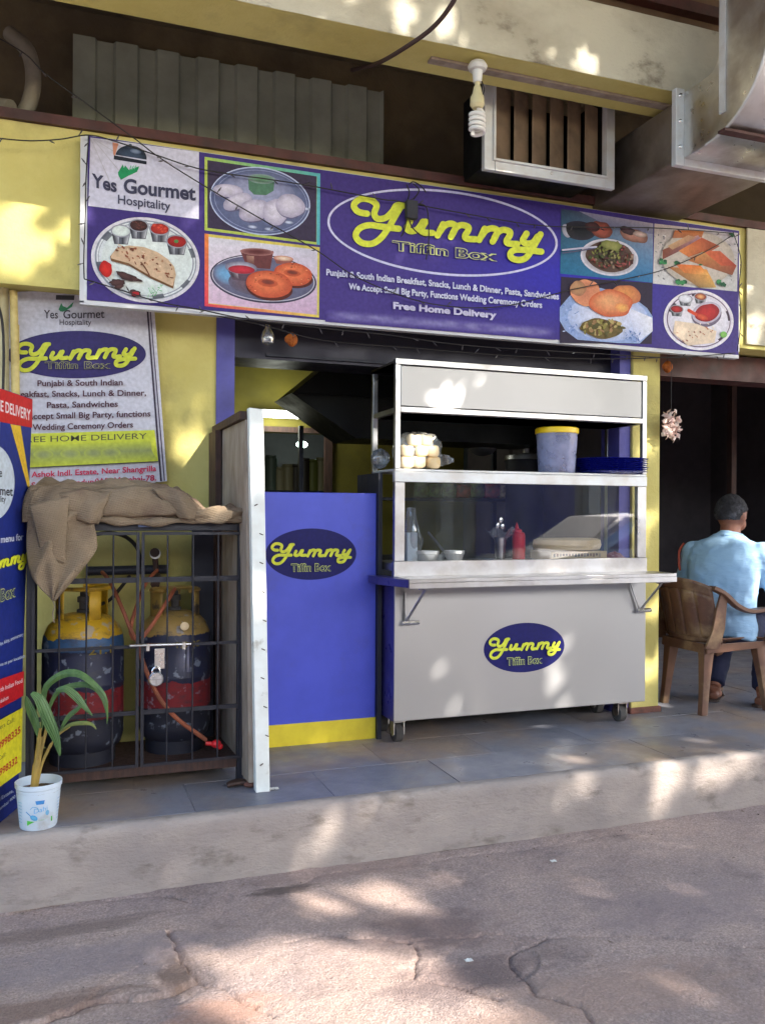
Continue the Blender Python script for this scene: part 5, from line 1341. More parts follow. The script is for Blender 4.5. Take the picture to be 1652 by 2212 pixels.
def cylinder(X, Y, r, label, top, chip, ht, colh, dy):
    t = thing('gas_cylinder', label, 'gas cylinder', (X, Y, GZ0), 0, 'gas cylinders in the cage')
    z0 = .03; H = ht
    mt = cylmat('cylinder_paint', top, S(34,38,66), S(132,38,44), S(40,42,56), (.24, .355, H-.055), chip)
    prof = [(.06,z0-.0),(r*.7,z0+.012),(r*.93,z0+.045),(r,z0+.09),(r,.33),(r*1.012,.335),(r*1.012,.345),(r,.35),(r,H-.13),(r*.97,H-.09),(r*.86,H-.045),(r*.66,H-.012),(r*.4,H+.004),(.03,H+.008)]
    part('body', MB().lathe(prof, (0,0,0), 40), mt, t, local=True)
    part('foot_ring', MB().lathe([(r*.80,0),(r*.80,.06),(r*.78,.06),(r*.78,0)], (0,0,0), 36, cap=False), 'dark_panel', t, local=True)
    cm = mat('collar_paint', top, .5, col2=S(150,120,40), nscale=6, dirt=S(70,60,50), dscale=9, dlo=.58, dhi=.66)
    rc = r*.66
    def strip(a0, a1, z0_, z1_, rr=rc):
        return MB().grid(lambda a, b: (rr*math.cos(R(a0+(a1-a0)*a)), rr*math.sin(R(a0+(a1-a0)*a)), z0_+(z1_-z0_)*b), 10, 2)
    co = part('collar', MB().tube([(rc*math.cos(R(a_)), rc*math.sin(R(a_)), H+colh) for a_ in range(dy,dy+301,12)], .009, 8), cm, t, local=True)
    for a0 in (dy+15, dy+130, dy+235): part('collar_leg', strip(a0, a0+(58 if a0 != dy+130 else 28), H-.03, H+colh), cm, co, local=True, solid=.005)
    va = part('valve', MB().lathe([(.028,H+.006),(.028,H+.02),(.018,H+.024),(.018,H+.05),(.026,H+.052),(.026,H+.075),(.015,H+.08),(.015,H+.095)], (0,0,0), 14), 'rubber', t, local=True)
    return t
cl = at(180,1400,3.97); cr_ = at(378,1400,4.02)
H1 = at(180,1326,3.97).z-GZ0
g1 = cylinder(cl.x, 3.96, .168, 'left gas cylinder with bright yellow top and flaking blue band', S(206,162,34), S(54,88,128), H1, .115, 150)
g2 = cylinder(cr_.x, 4.03, .160, 'right gas cylinder with faded dusty yellow top and dark navy body', S(160,130,72), None, H1-.01, .10, -60)
# stencilled marks on the cylinders
def cylmark(t, r, a0, z, txt, size, col, w):
    p = Paint(lambda a, b: Vector((t.location.x+(r+.0015)*math.sin(R(a0)+a/r), t.location.y-(r+.0015)*math.cos(R(a0)+a/r), GZ0+z-b)), (0,-1,0), 0, .0001)
    p.text(txt, (0,0), (w,0), size, col, off=.01); p.build('stencil', 'print', t)
cylmark(g1, .168, 6, .475, '21.1', .036, (150,130,50), .10)
cylmark(g2, .160, -4, .475, '1.0 05', .028, (140,124,54), .11)
# washer tag on the right cylinder
p = at((60+1160/2.848)/1.17191, (1440+415/2.848)/1.17191, 3.86)
solo('washer_tag', MB().ball(p, .019, .004, .019, 14, 8), 'cardboard', 'round pale tag hanging on the shoulder of the right cylinder', 'tag')

# ---- hoses, manifold and valve behind the bars
def zz8(x, y, Y): return at((60+x/2.848)/1.17191, (1440+y/2.848)/1.17191, Y)
def zz4(x, y, Y): return at(x/2.0114/1.17191, (1200+y/2.0114)/1.17191, Y)
man = thing('gas_manifold', 'dark gas manifold pipe with a valve fixed to the yellow wall behind the cage', 'pipe', tuple(zz4(650,500,4.25)))
part('pipe', MB().tube([zz4(440,495,4.26), zz4(850,485,4.26)], .022, 12), 'dark_panel', man)
part('valve', MB().tube([zz4(795,500,4.24), zz4(790,430,4.24)], .014, 10).tube([zz4(788,400,4.2), zz4(790,400,4.26)], .022, 12).tube([zz4(795,520,4.2), zz4(790,560,4.1)], .022, 10), 'leather', man)
part('gauge', MB().tube([zz4(790,405,4.215), zz4(790,405,4.235)], .026, 16), 'galv', man)
part('bracket', MB().box(zz4(1000,375,4.3).x, zz4(1060,375,4.3).x, 4.27, 4.31, zz4(1000,385,4.3).z, zz4(1000,365,4.3).z), 'dark_panel', man, smooth=False)
solo('black_hose', MB().tube(spline([zz4(470,310,4.24), zz4(560,300,4.22), zz4(640,320,4.22), zz4(700,380,4.22), zz4(712,460,4.24), zz4(700,500,4.25)], 8), .009, 8), 'black_cable', 'thin black hose arching over the manifold inside the cage', 'hose')
solo('black_hose', MB().tube(spline([zz4(660,520,4.15), zz4(610,585,4.1), zz4(560,640,4.05), zz4(500,670,4.0)], 8), .008, 8), 'black_cable', 'short black hose slanting to the left cylinder valve', 'hose')
solo('gas_hose', MB().tube(spline([zz4(520,500,4.05), zz4(560,550,3.95), zz4(620,680,3.8), zz4(660,780,3.77), zz4(690,845,3.78)], 8), .0088, 8), 'hose', 'orange gas hose slanting down from the left cylinder', 'hose')
solo('gas_hose', MB().tube(spline([zz4(800,490,4.15), zz4(740,560,4.05), zz4(690,690,3.86), zz4(665,790,3.8), zz4(680,840,3.8)], 8), .0085, 8), 'hose', 'orange gas hose curving down from the manifold valve', 'hose')
solo('gas_hose', MB().tube(spline([zz4(890,585,3.92), zz4(850,650,3.85), zz4(780,760,3.79), zz4(720,840,3.77)], 8), .009, 8), 'hose', 'orange gas hose slanting up to the right cylinder valve', 'hose')
solo('gas_hose', MB().tube(spline([zz4(715,880,3.79), zz4(722,940,3.78), zz4(760,1040,3.76), zz4(810,1140,3.75), zz4(860,1205,3.75), zz4(930,1270,3.75), zz4(1050,1355,3.76)], 8), .0095, 8), 'hose', 'long orange hose hanging loose to the cage floor with a red end', 'hose')
p = zz4(1100,1375,3.76)
solo('hose_regulator', MB().ball(p, .022, .02, .018, 12, 8).tube([p-Vector((.045,0,-.006)), p], .009, 8).ball(p+Vector((.016,0,-.012)), .014, .014, .014), 'red_plastic', 'red plastic regulator at the loose end of the orange hose', 'regulator')

# ================================================================== GUNNY SACK ON THE CAGE
def sackpx(x, y, Y): return at(x, y, Y)
sack = thing('gunny_sack', 'brown jute sack draped over the cage top with one corner hanging down', 'sack', ((GX0+GX1)/2, 3.9, GZ1))
TOPY = [(-.02,1110),(.04,1058),(.10,1050),(.25,1052),(.45,1050),(.58,1056),(.68,1066),(.76,1082),(.82,1105),(.88,1104),(.95,1100),(1.0,1108)]
def prof(t):
    for (a, b), (c, d) in zip(TOPY, TOPY[1:]):
        if a <= t <= c: k = (t-a)/(c-a); k = k*k*(3-2*k); return b+(d-b)*k
    return TOPY[-1][1]
def topf(a, b):
    x = GX0-.015+(GX1-GX0+.01)*a
    zt_ = at(60+468*a, prof(a), 3.90).z
    y = 3.672+.40*b
    s = min(1, b/.09)**.6*(1-max(0,(b-.6)/.4)**2)
    v = Vector((x*4, y*6, 0))
    h = (zt_-GZ1)*s
    q = a*5.2+b*2.6+.8*noise.noise(v*.5); q2 = a*11-b*4+.9*noise.noise(v*.6+Vector((4,0,0)))
    fold = .034*(1-abs(math.sin(q*PI))**.5)*-1+.022*(1-abs(math.sin(q2))**.6)+.026*abs(noise.noise(Vector((x*5-y*4, y*9, 2))))
    return (x, y+.012*noise.noise(v*1.3), GZ1+.006+max(0, h+fold*min(1, h*14))-.0*a)
part('sacking', MB().grid(topf, 110, 40), 'burlap', sack, solid=.006, angle=180)
# rolled front edge
rim = []
for i in range(40):
    a = i/39; x = GX0+(GX1-GX0-.01)*a
    rim.append(Vector((x, 3.668+.006*math.sin(a*17), GZ1+.016+.010*math.sin(a*9)+.03*max(0,.35-a))))
part('rolled_edge', MB().tube(rim, [.016+.006*math.sin(i*.9) for i in range(40)], 10), 'burlap', sack)
# hanging flap at the left
L_ = [(86,1052),(66,1078),(60,1130),(58,1190),(72,1250),(112,1296)]
R_ = [(250,1062),(222,1100),(204,1128),(209,1165),(200,1200),(118,1298)]
def crv(P_, t):
    q = t*(len(P_)-1); i = min(int(q), len(P_)-2); k = q-i
    p0 = P_[max(i-1,0)]; p1 = P_[i]; p2 = P_[i+1]; p3 = P_[min(i+2,len(P_)-1)]
    return tuple(.5*(2*p1[c]+(p2[c]-p0[c])*k+(2*p0[c]-5*p1[c]+4*p2[c]-p3[c])*k*k+(3*p1[c]-p0[c]-3*p2[c]+p3[c])*k**3) for c in (0,1))
def flap(a, b):
    l = crv(L_, b); r = crv(R_, b); x = l[0]+(r[0]-l[0])*a; y = l[1]+(r[1]-l[1])*a
    ridge = math.exp(-((a-(1.05-b*1.25))**2)/.006)*.018
    Y = 3.655-.035*math.sin(PI*a)*(1-.4*b)-ridge+.012*math.sin(a*8+b*5)+.05*max(0, .16-b)/.16*.9-.02*math.exp(-((a-.25-b*.1)**2)/.01)
    return tuple(at(x, y, Y+.008*noise.noise(Vector((a*4,b*5,0)))))
part('hanging_corner', MB().grid(flap, 44, 60), 'burlap', sack, solid=.006, angle=180)
def roll(a, b):       # the thick fold that runs from the top down over the flap
    l = (64+30*b, 1092+120*b); r = (150-10*b, 1072+85*b+60*b*b); x = l[0]+(r[0]-l[0])*a; y = l[1]+(r[1]-l[1])*a
    return tuple(at(x, y, 3.604-.034*math.sin(PI*a)**.7*math.sin(PI*(.12+.8*b))+.03*b*b))
part('fold', MB().grid(roll, 24, 24), 'burlap', sack, solid=.006, angle=180)
def patch(c4, bul, Y0, seed, nm='fold'):
    def f(a, b):
        x = (c4[0][0]*(1-a)+c4[1][0]*a)*(1-b)+(c4[3][0]*(1-a)+c4[2][0]*a)*b; y = (c4[0][1]*(1-a)+c4[1][1]*a)*(1-b)+(c4[3][1]*(1-a)+c4[2][1]*a)*b
        e = noise.noise(Vector((a*3+seed, b*3, 0)))
        return tuple(at(x+5*e, y+7*e+6*math.sin(PI*a)*(1-2*b)*-1, Y0-bul*(math.sin(PI*a)*math.sin(PI*b))**.6+.012*math.sin(a*7+b*4+seed)))
    part(nm, MB().grid(f, 26, 18), 'burlap', sack, solid=.008, angle=180)
patch([(196,1066),(352,1050),(404,1104),(214,1114)], .030, 3.655, 1)
patch([(330,1056),(396,1062),(444,1108),(392,1122)], .026, 3.64, 5)
patch([(120,1068),(240,1062),(212,1132),(150,1112)], .034, 3.635, 9)
patch([(410,1106),(526,1098),(524,1118),(420,1126)], .020, 3.655, 3)
part('frayed_string', MB().tube(spline([at(113,1296,3.64), at(118,1310,3.64), at(114,1325,3.645), at(117,1345,3.65)], 5), .002, 5), 'bare_wood', sack)

# ================================================================== POSTER ON THE YELLOW WALL
YB = 4.27
bp_ = thing('wall_banner', 'white hanging banner with oval logo, black lines and yellow band on the left wall', 'banner', tuple(at(200, 1045, YB)))
def wb(x, y): p = at(x, y, YB); return (p.x, -p.z)
def zz3(x, y): return wb((x/2.36)/1.17191, (700+y/2.36)/1.17191)
def bpaint(fn, base): return Paint(lambda x, y: Vector((fn(x,y)[0], YB, -fn(x,y)[1])), (0,-1,0), base)
P = bpaint(zz3, 0)
P.quadgrad([(36,92),(912,60),(998,1222),(60,1330)], [(182,182,196),(196,194,204),(206,204,216),(200,200,214)], 16)
P.build('sheet', 'print', bp_, 'white banner sheet')
P = bpaint(zz3, .002)
P.poly([(872,150),(882,150),(968,1222),(956,1222)], (60,50,70)); P.poly([(890,150),(896,150),(986,1220),(978,1220)], (90,80,100))
P.text('Yes', (262,248), (346,250), 52, (70,64,74), off=.012); P.text('Gourmet', (378,250), (624,246), 52, (70,64,74), off=.012)
P.text('Hospitality', (356,288), (546,288), 34, (80,74,84), off=.01)
P.poly([(350,196),(366,158),(376,176),(400,186),(440,150),(430,180),(400,200),(376,210),(360,208)], (50,120,84))
P.poly([(335,110),(445,112),(443,140),(333,138)], (60,60,70))
P.ell(458,466,414,142,(48,40,96),n=60,rot=-.5)
yummy(P, lambda a, b: (458+a*350, 464+b*330-14*a), 24, (196,202,64), edge=(34,30,70))
P.text('Tiffin', (268,552), (466,550), 42, (150,150,96), off=.035); P.text('Tiffin', (271,552), (463,550), 41, (44,36,84), off=.004)
P.text('Box', (502,552), (660,550), 44, (150,150,96), off=.035); P.text('Box', (505,552), (657,550), 43, (44,36,84), off=.004)
for tx_, a, b in (('Punjabi & South Indian',(224,656),(732,650)),('Breakfast, Snacks, Lunch & Dinner,',(70,722),(872,712)),('Pasta, Sandwiches',(280,786),(704,778)),('We Accept Small Big Party, functions',(60,856),(898,836)),('& Wedding Ceremony Orders',(150,920),(794,902))):
    P.text(tx_, a, b, 36, (84,52,62), off=.022)
P.poly([(150,940),(922,918),(944,1104),(150,1142)], (200,206,66))
P.text('FREE HOME DELIVERY', (118,994), (876,970), 36, (84,84,60), off=.004)
P.quadgrad([(180,1010),(900,985),(905,1040),(180,1062)], [(190,198,70),(194,202,70),(150,158,100),(150,160,96)], 6)
P.quadgrad([(180,1062),(905,1040),(938,1098),(180,1136)], [(150,160,96),(150,158,100),(196,204,70),(196,204,66)], 6)
for x in (260,420,560,660): P.ell(x,1072-.03*x,60,30,(148,156,104),(178,186,84),n=18)
P.poly([(150,1142),(944,1103),(944,1107),(150,1146)], (60,60,60))
P.text('Ashok Indl. Estate, Near Shangrilla', (188,1200), (932,1162), 34, (206,50,84), off=.022)
P.text('L.B.S. Marg, Bhandup(W), Mumbai-78.', (110,1268), (932,1218), 34, (190,40,74), off=.022)
P.build('lettering', 'print', bp_, 'printed logo and lines of lettering')
mb = MB().box(at(30,640,YB).x, at(336,640,YB).x, YB+.004, YB+.016, at(200,650,YB).z, at(200,642,YB).z)
part('top_batten', mb, 'bamboo', bp_, smooth=False)
# bamboo cane and cream pipe by the banner's left edge
solo('bamboo_cane', MB().tube([at(29,628,4.22), at(31,700,4.22), at(32,702,4.22), at(34,880,4.22), at(36,1100,4.22)], [.017,.017,.019,.018,.018], 12), 'bamboo', 'upright bamboo cane in front of the banner left edge', 'cane')
solo('wall_pipe', MB().tube([at(8,610,4.27), at(10,1000,4.27), at(12,1650,4.27)], .022, 12), 'pvc', 'cream drain pipe on the wall at the far left', 'pipe')
solo('electric_cord', MB().tube(spline([at(-10,640,4.2), at(4,690,4.2), at(8,760,4.2), at(6,860,4.2)], 6), .006, 8), 'black_cable', 'thin black cord hanging at the far left edge', 'cord')

# ================================================================== STANDEE AT THE LEFT EDGE
A0 = Vector((-.177, 3.63, ZP)); dv = Vector((.324, .946, 0)).normalized()    # right foot, direction of its width (away from us)
TOP = 1.845
rt = Vector(at(70, 863, 3.63)); 
nrm = Vector((dv.y, -dv.x, 0))
sd = thing('delivery_standee', 'tall blue standee with red top and yellow band, turned edge-on at the left', 'standee', tuple(A0))
# sheet points from the measure on its own plane
def onpl(x, y):
    k = ray(x, y); t = (A0-CAM).dot(nrm)/k.dot(nrm); return CAM+k*t
def zs5(x, y): return ((x/2.8361)/1.17191, (1350+y/2.8361)/1.17191)     # close-up of the lower half
def zs4(x, y): return ((x/3.304)/1.17191, (930+y/3.304)/1.17191)
def sp(fn, base): return Paint(lambda x, y: onpl(*fn(x, y)), nrm, base, .00008)
WD = .30
def lc_(s, z): return A0+(-dv)*s+Vector((0,0,z-ZP))
# outline: right edge leans a little, as in the picture
tr2 = onpl(70, 862); br2 = onpl(38, 1748)
P = Paint(lambda s, z: Vector((0,0,0)), nrm, 0)
def sheetpt(s, t):
    e = tr2.lerp(br2, t); q = e-dv*s*WD
    if t < .5: q.z += 0
    return q
P.fn = sheetpt
pts = []; fs = []; cols = []
for j in range(13):
    for i in range(7): pts.append((i/6, j/12)); cols.append((30,46,128) if j > 1 else (36,50,140))
for j in range(12):
    for i in range(6): q = j*7+i; fs.append((q, q+1, q+8, q+7))
P.put(pts, fs, cols); P.build('sheet', 'sticker', sd, 'deep blue printed sheet')
bk = -nrm*.012
mb = MB().add([sheetpt(0,0)+bk*.2, sheetpt(1,0)+bk*.2, sheetpt(1,1)+bk*.2, sheetpt(0,1)+bk*.2, sheetpt(0,0)+bk, sheetpt(1,0)+bk, sheetpt(1,1)+bk, sheetpt(0,1)+bk], [(0,3,2,1),(4,5,6,7),(0,1,5,4),(1,2,6,5),(2,3,7,6),(3,0,4,7)])
part('backing_board', mb, 'white_plastic', sd, smooth=False)
P = sp(lambda x, y: (x, y), .0006)
P.poly([(-60,812),(0,839),(70,863),(69,924),(0,911),(-60,898)], (206,40,40))
P.text('FREE HOME DELIVERY', (-58,868), (66,908), 24, (236,226,230), off=.02)
P.poly([(22,916),(44,920),(64,1045),(62,1062)], (236,196,60))
P.text('we deliver at your door step', (33,930), (60,1040), 5, (190,60,40), off=.0)
P.ell(-18,1042,49,83,(206,218,232),(200,212,228),n=40)
P.text('Yes', (-60,1030), (-20,1028), 26, (40,44,60), off=.02); P.text('e', (-2,1030), (4,1030), 20, (40,44,60), off=.02)
P.text('Gourmet', (-40,1066), (27,1071), 20, (36,40,54), off=.02); P.text('Hospitality', (-36,1086), (12,1084), 14, (40,44,60), off=.01)
P.text('Takeaway menu for', (-56,1180), (50,1166), 15, (206,214,236), off=.02)
P.build('lettering', 'sticker', sd, 'red top band, yellow strip and pale lettering')
P = sp(zs5, .0006)
def P5(p): return p
yummy(P, lambda a, b: (10+a*175, 215+b*330-a*52), 17, (226,232,60), edge=(20,26,70))
P.text('Box', (-8,492), (100,452), 92, (190,200,120), off=.035); P.text('Box', (-5,490), (97,452), 88, (24,34,100), off=.004)
P.text('birthday, kitty, anniversary', (-60,826), (158,734), 26, (190,200,226), off=.014)
P.text('items as per location', (-40,966), (164,892), 24, (190,200,226), off=.014)
P.poly([(-160,1110),(0,1045),(160,990),(156,1168),(0,1252),(-160,1340)], (206,36,44))
P.text('North Indian Food', (-50,1156), (148,1072), 34, (240,214,220), off=.01); P.text('dishes', (-14,1222), (48,1190), 30, (240,214,220), off=.01)
P.poly([(-160,1420),(0,1335),(150,1252),(140,1710),(0,1812),(-160,1930)], (236,224,52))
P.text('orders Call:', (-60,1434), (90,1352), 34, (90,80,50), off=.0)
P.text('8998335', (-30,1560), (134,1432), 52, (196,60,44), off=.03); P.text('Call:', (-30,1640), (30,1600), 34, (90,80,50), off=.0)
P.text('8998332', (-40,1762), (112,1648), 52, (196,60,44), off=.03)
P.text('Indl Estate,', (-60,1950), (82,1858), 26, (190,200,226), off=.014); P.text('Mumbai 400', (-40,2010), (96,1900), 24, (190,200,226), off=.014)
P.build('lettering', 'sticker', sd, 'script name, red band, yellow band with telephone figures')

# ================================================================== POTTED PALM SEEDLING
c = Vector((atz(83, 1790, ZP).x*1.0, 3.43, ZP)); c.x = at(83, 1760, 3.43).x
pot_ = thing('potted_palm', 'young palm seedling growing in a white printed plastic tub on the kerb', 'potted plant', tuple(c))
rT = (at(136,1720,3.43).x-at(29,1720,3.43).x)/2*.96; hT = at(83,1716,3.43).z-ZP
rT = rT; rB = rT*.80; hT = .165
part('tub', MB().lathe([(rB*.96,0.001),(rB,.006),(rT*.955,hT-.022),(rT*.955,hT-.02),(rT,hT-.016),(rT*1.01,hT),(rT*.98,hT+.001),(rT*.95,hT-.004),(rB*.95,.02),(.001,.02)], (0,0,0), 40, cap=False), 'tub', pot_, local=True)
part('soil', MB().grid(lambda a, b: (rT*.955*b*math.cos(2*PI*a), rT*.955*b*math.sin(2*PI*a), hT-.032+.008*noise.noise(Vector((b*5*math.cos(2*PI*a),b*5*math.sin(2*PI*a),0)))), 24, 8), 'soil', pot_, local=True)
def tubpt(a, b):      # a along the round, b down
    rr = rB+(rT*.955-rB)*((hT-.03-b)/(hT-.03)); th = a/rr+.12
    return Vector((c.x+(rr+.001)*math.sin(th), c.y-(rr+.001)*math.cos(th), ZP+hT-.03-b))
P = Paint(tubpt, (0,-1,0), .0, .0001)
P.poly([(-.018,.022),(.014,.022),(.011,.036),(-.014,.036)], (70,140,206))
P.text('Dahi', (-.022,.068), (.024,.060), .018, (110,180,226), off=.0)
P.stroke([(-.05,.062),(-.036,.074),(-.024,.086),(-.012,.092)], .003, (70,150,200))
P.ell(-.022,.084,.014,.009,(120,190,226),(70,150,200),n=14,rot=30)
P.stroke([(-.034,.052),(-.026,.044),(-.01,.048),(-.006,.062)], .002, (90,170,214)); P.ell(.024,.07,.007,.01,(120,180,220),n=10)
P.poly([(-.046,.094),(-.02,.098),(.01,.094),(.044,.088),(.044,.106),(-.046,.112)], (90,190,80))
for i in range(7): P.stroke([(-.088,.03+i*.012),(-.070,.031+i*.012)], .002, (120,190,210), smooth=False); P.stroke([(.068,.03+i*.012),(.086,.029+i*.012)], .002, (130,180,214), smooth=False)
P.build('tub_print', 'sticker', pot_, 'blue and green printed mark')
def pz(x, y, Y=3.43): q = zs5(x, y); return at(q[0], q[1], Y)
def leaf(spine, w, yb, m, tw=0.0, pleat=.006, n=30):
    S_ = spline(spine, 8); nn = len(S_)
    def f(a, b):
        q = b*(nn-1); i = min(int(q), nn-2); p = S_[i].lerp(S_[i+1], q-i); t = (S_[i+1]-S_[i]).normalized()
        side = t.cross(Vector((tw, -1, .25))).normalized()
        ww = .82*w*(math.sin(PI*min(1, .05+b*.93))**.75)*(1 if b < .6 else 1-.25*(b-.6)/.4)
        u_ = (a-.5)*2; return p+side*u_*ww+Vector((0,1,0))*(abs(u_)*ww*.35)+Vector((0,-1,0))*pleat*math.cos(a*PI*10)*min(1, ww*30)*.35
    return part('leaf', MB().grid(f, 20, n), m, pot_, angle=180, solid=.0008)
base = pz(235,1890)
st1 = spline([base, pz(245,1700), pz(262,1500), pz(300,1320)], 6)
part('stem', MB().tube(spline([pz(238,1915), pz(245,1800), pz(262,1640), pz(290,1460)], 6), [.014]*6+[.012]*6+[.009]*7, 10), 'leaf_stem', pot_)
def stalk(pts, r=.0055, Y=3.43): part('stalk', MB().tube(spline([pz(x, y, Y) for x, y in pts], 6), r, 8), 'leaf_stem', pot_)
stalk([(240,1840),(250,1680),(272,1520),(292,1400)]); stalk([(262,1830),(300,1660),(370,1510)]); stalk([(258,1800),(290,1600),(330,1420),(350,1300)]); stalk([(240,1780),(268,1560),(285,1440)], .006)
leaf([pz(225,1148,3.36), pz(285,1200,3.35), pz(345,1340,3.35), pz(400,1470,3.36), pz(432,1600,3.37)], .026, 0, 'leaf', .15)
leaf([pz(285,1480), pz(250,1350), pz(205,1240), pz(186,1170)], .020, 0, 'leaf', -.3)
leaf([pz(300,1420,3.45), pz(310,1250,3.45), pz(330,1110,3.44), pz(440,1020,3.43), pz(560,1010,3.42), pz(680,1090,3.41), pz(760,1190,3.41), pz(772,1350,3.42)], .017, 0, 'leaf', .5)
leaf([pz(330,1400,3.47), pz(360,1240,3.47), pz(430,1130,3.46), pz(560,1090,3.46), pz(660,1100,3.45), pz(730,1170,3.45), pz(768,1290,3.45), pz(768,1370,3.45)], .013, 0, 'leaf', .4)
leaf([pz(400,1130,3.38), pz(470,1120,3.37), pz(540,1170,3.37), pz(600,1240,3.37), pz(664,1312,3.38)], .018, 0, 'leaf', .2)
leaf([pz(420,1440,3.43), pz(500,1380,3.42), pz(600,1365,3.41), pz(660,1375,3.41), pz(692,1410,3.41)], .0095, 0, 'leaf_old', .1)
leaf([pz(430,1420,3.46), pz(490,1320,3.46), pz(560,1260,3.46), pz(620,1190,3.46)], .011, 0, 'leaf', .1)
stalk([(370,1510),(430,1440),(500,1390)], .004)

# ================================================================== PAPER ROSETTE, MARIGOLDS
p = at(1449, 920, 4.16)
rs = thing('paper_rosette', 'crumpled pink and white paper rosette hanging beside the yellow pillar', 'rosette', tuple(p))
rr = random.Random(6)
for i in range(90):
    a = rr.uniform(0, 2*PI); q = .056*rr.random()**.5; cc = p+Vector((q*math.cos(a)*1.1, rr.uniform(-.02,.02), q*math.sin(a)*1.5))
    e1 = Vector((rr.uniform(-1,1),rr.uniform(-.6,.6),rr.uniform(-1,1))).normalized()*.013; e2 = Vector((rr.uniform(-1,1),rr.uniform(-.6,.6),rr.uniform(-1,1))).normalized()*.013
    part('petal', MB().grid(lambda a_, b_: cc+e1*(a_-.5)*2+e2*(b_-.5)*2+Vector((0,-.012*math.sin(a_*PI),0)), 3, 3), 'paper_pink', rs, smooth=False, solid=.0006)
part('string', MB().tube([p+Vector((0,0,.05)), p+Vector((.0,0,.38))], .0015, 5), 'black_cable', rs)
for x, y, lab in ((629,733,'orange marigold bunch hanging under the sign near the left jamb'),(1441,792,'yellowish dried marigold hanging under the sign at the pillar')):
    p = at(x, y, 4.2); t = thing('marigold', lab, 'flower', tuple(p))
    part('bloom', MB().grid(lambda a, b: p+Vector((math.cos(2*PI*a)*math.sin(PI*b)*.026*(1+.35*math.sin(a*44)), math.sin(2*PI*a)*math.sin(PI*b)*.024, -.03*math.cos(PI*b)*(1+.2*math.sin(a*38)))), 40, 12), 'orange_flower', t)
    part('string', MB().tube([p+Vector((0,0,.02)), p+Vector((0,0,.13))], .0015, 5), 'black_cable', t)
p = at(578, 728, 4.22)
solo('glass_bulb', MB().lathe([(.012,.06),(.014,.045),(.03,.02),(.036,-.005),(.03,-.03),(.01,-.04)], p, 20), 'poly', 'clear glass bulb hanging under the left end of the sign', 'bulb')

# ================================================================== CHAIR
def ch(x, y, z): return Vector((x, y, z))
CHL = Vector((3.655, 4.235, ZP))
chair = thing('plastic_chair', 'faded brown plastic armchair with splayed legs on the slate paving', 'chair', tuple(CHL))
rl = [Vector((3.455,4.06,ZP)), Vector((3.46,4.41,ZP)), Vector((3.90,4.03,ZP)), Vector((3.90,4.44,ZP))]
tops = [Vector((3.50,4.085,ZP+.40)), Vector((3.50,4.385,ZP+.40)), Vector((3.86,4.07,ZP+.40)), Vector((3.86,4.40,ZP+.40))]
for f_, t_ in zip(rl, tops):
    dr = (t_-f_); n_ = 8; rings = []
    for i in range(n_+1):
        k = i/n_; p = f_.lerp(t_, k)+Vector((.0,0,0)); w = .022+.016*k*k; d = .018+.012*k*k
        rings.append([p+Vector((-w,-d,0)), p+Vector((0,-d*1.35,0)), p+Vector((w,-d,0)), p+Vector((w,d,0)), p+Vector((w*.3,d*.4,0)), p+Vector((-w,d,0))])
    part('leg', MB().loft(rings), 'brown_plastic', chair, bevel=.002)
def seatf(a, b):
    x = 3.47+.44*a; y = 4.045+.38*b
    z = ZP+.415+.022*((b-.5)*2)**4-.02*math.sin(PI*a)*math.sin(PI*b)+(.012*(a-.8)/.2*-1 if a > .8 else 0)
    return (x, y, z)
part('seat', MB().grid(seatf, 16, 16), 'brown_plastic', chair, solid=.006)
mb = MB()
for y in (4.04, 4.43): mb.hexa([(3.46,y-.008,ZP+.355),(3.92,y-.008,ZP+.375),(3.92,y+.004,ZP+.375),(3.46,y+.004,ZP+.355),(3.46,y-.012,ZP+.41),(3.92,y-.012,ZP+.412),(3.92,y+.0,ZP+.412),(3.46,y+.0,ZP+.41)])
mb.hexa([(3.455,4.05,ZP+.355),(3.465,4.05,ZP+.355),(3.465,4.42,ZP+.355),(3.455,4.42,ZP+.355),(3.452,4.05,ZP+.41),(3.465,4.05,ZP+.41),(3.465,4.42,ZP+.41),(3.452,4.42,ZP+.41)])
part('seat_apron', mb, 'brown_plastic', chair, smooth=False, bevel=.002)
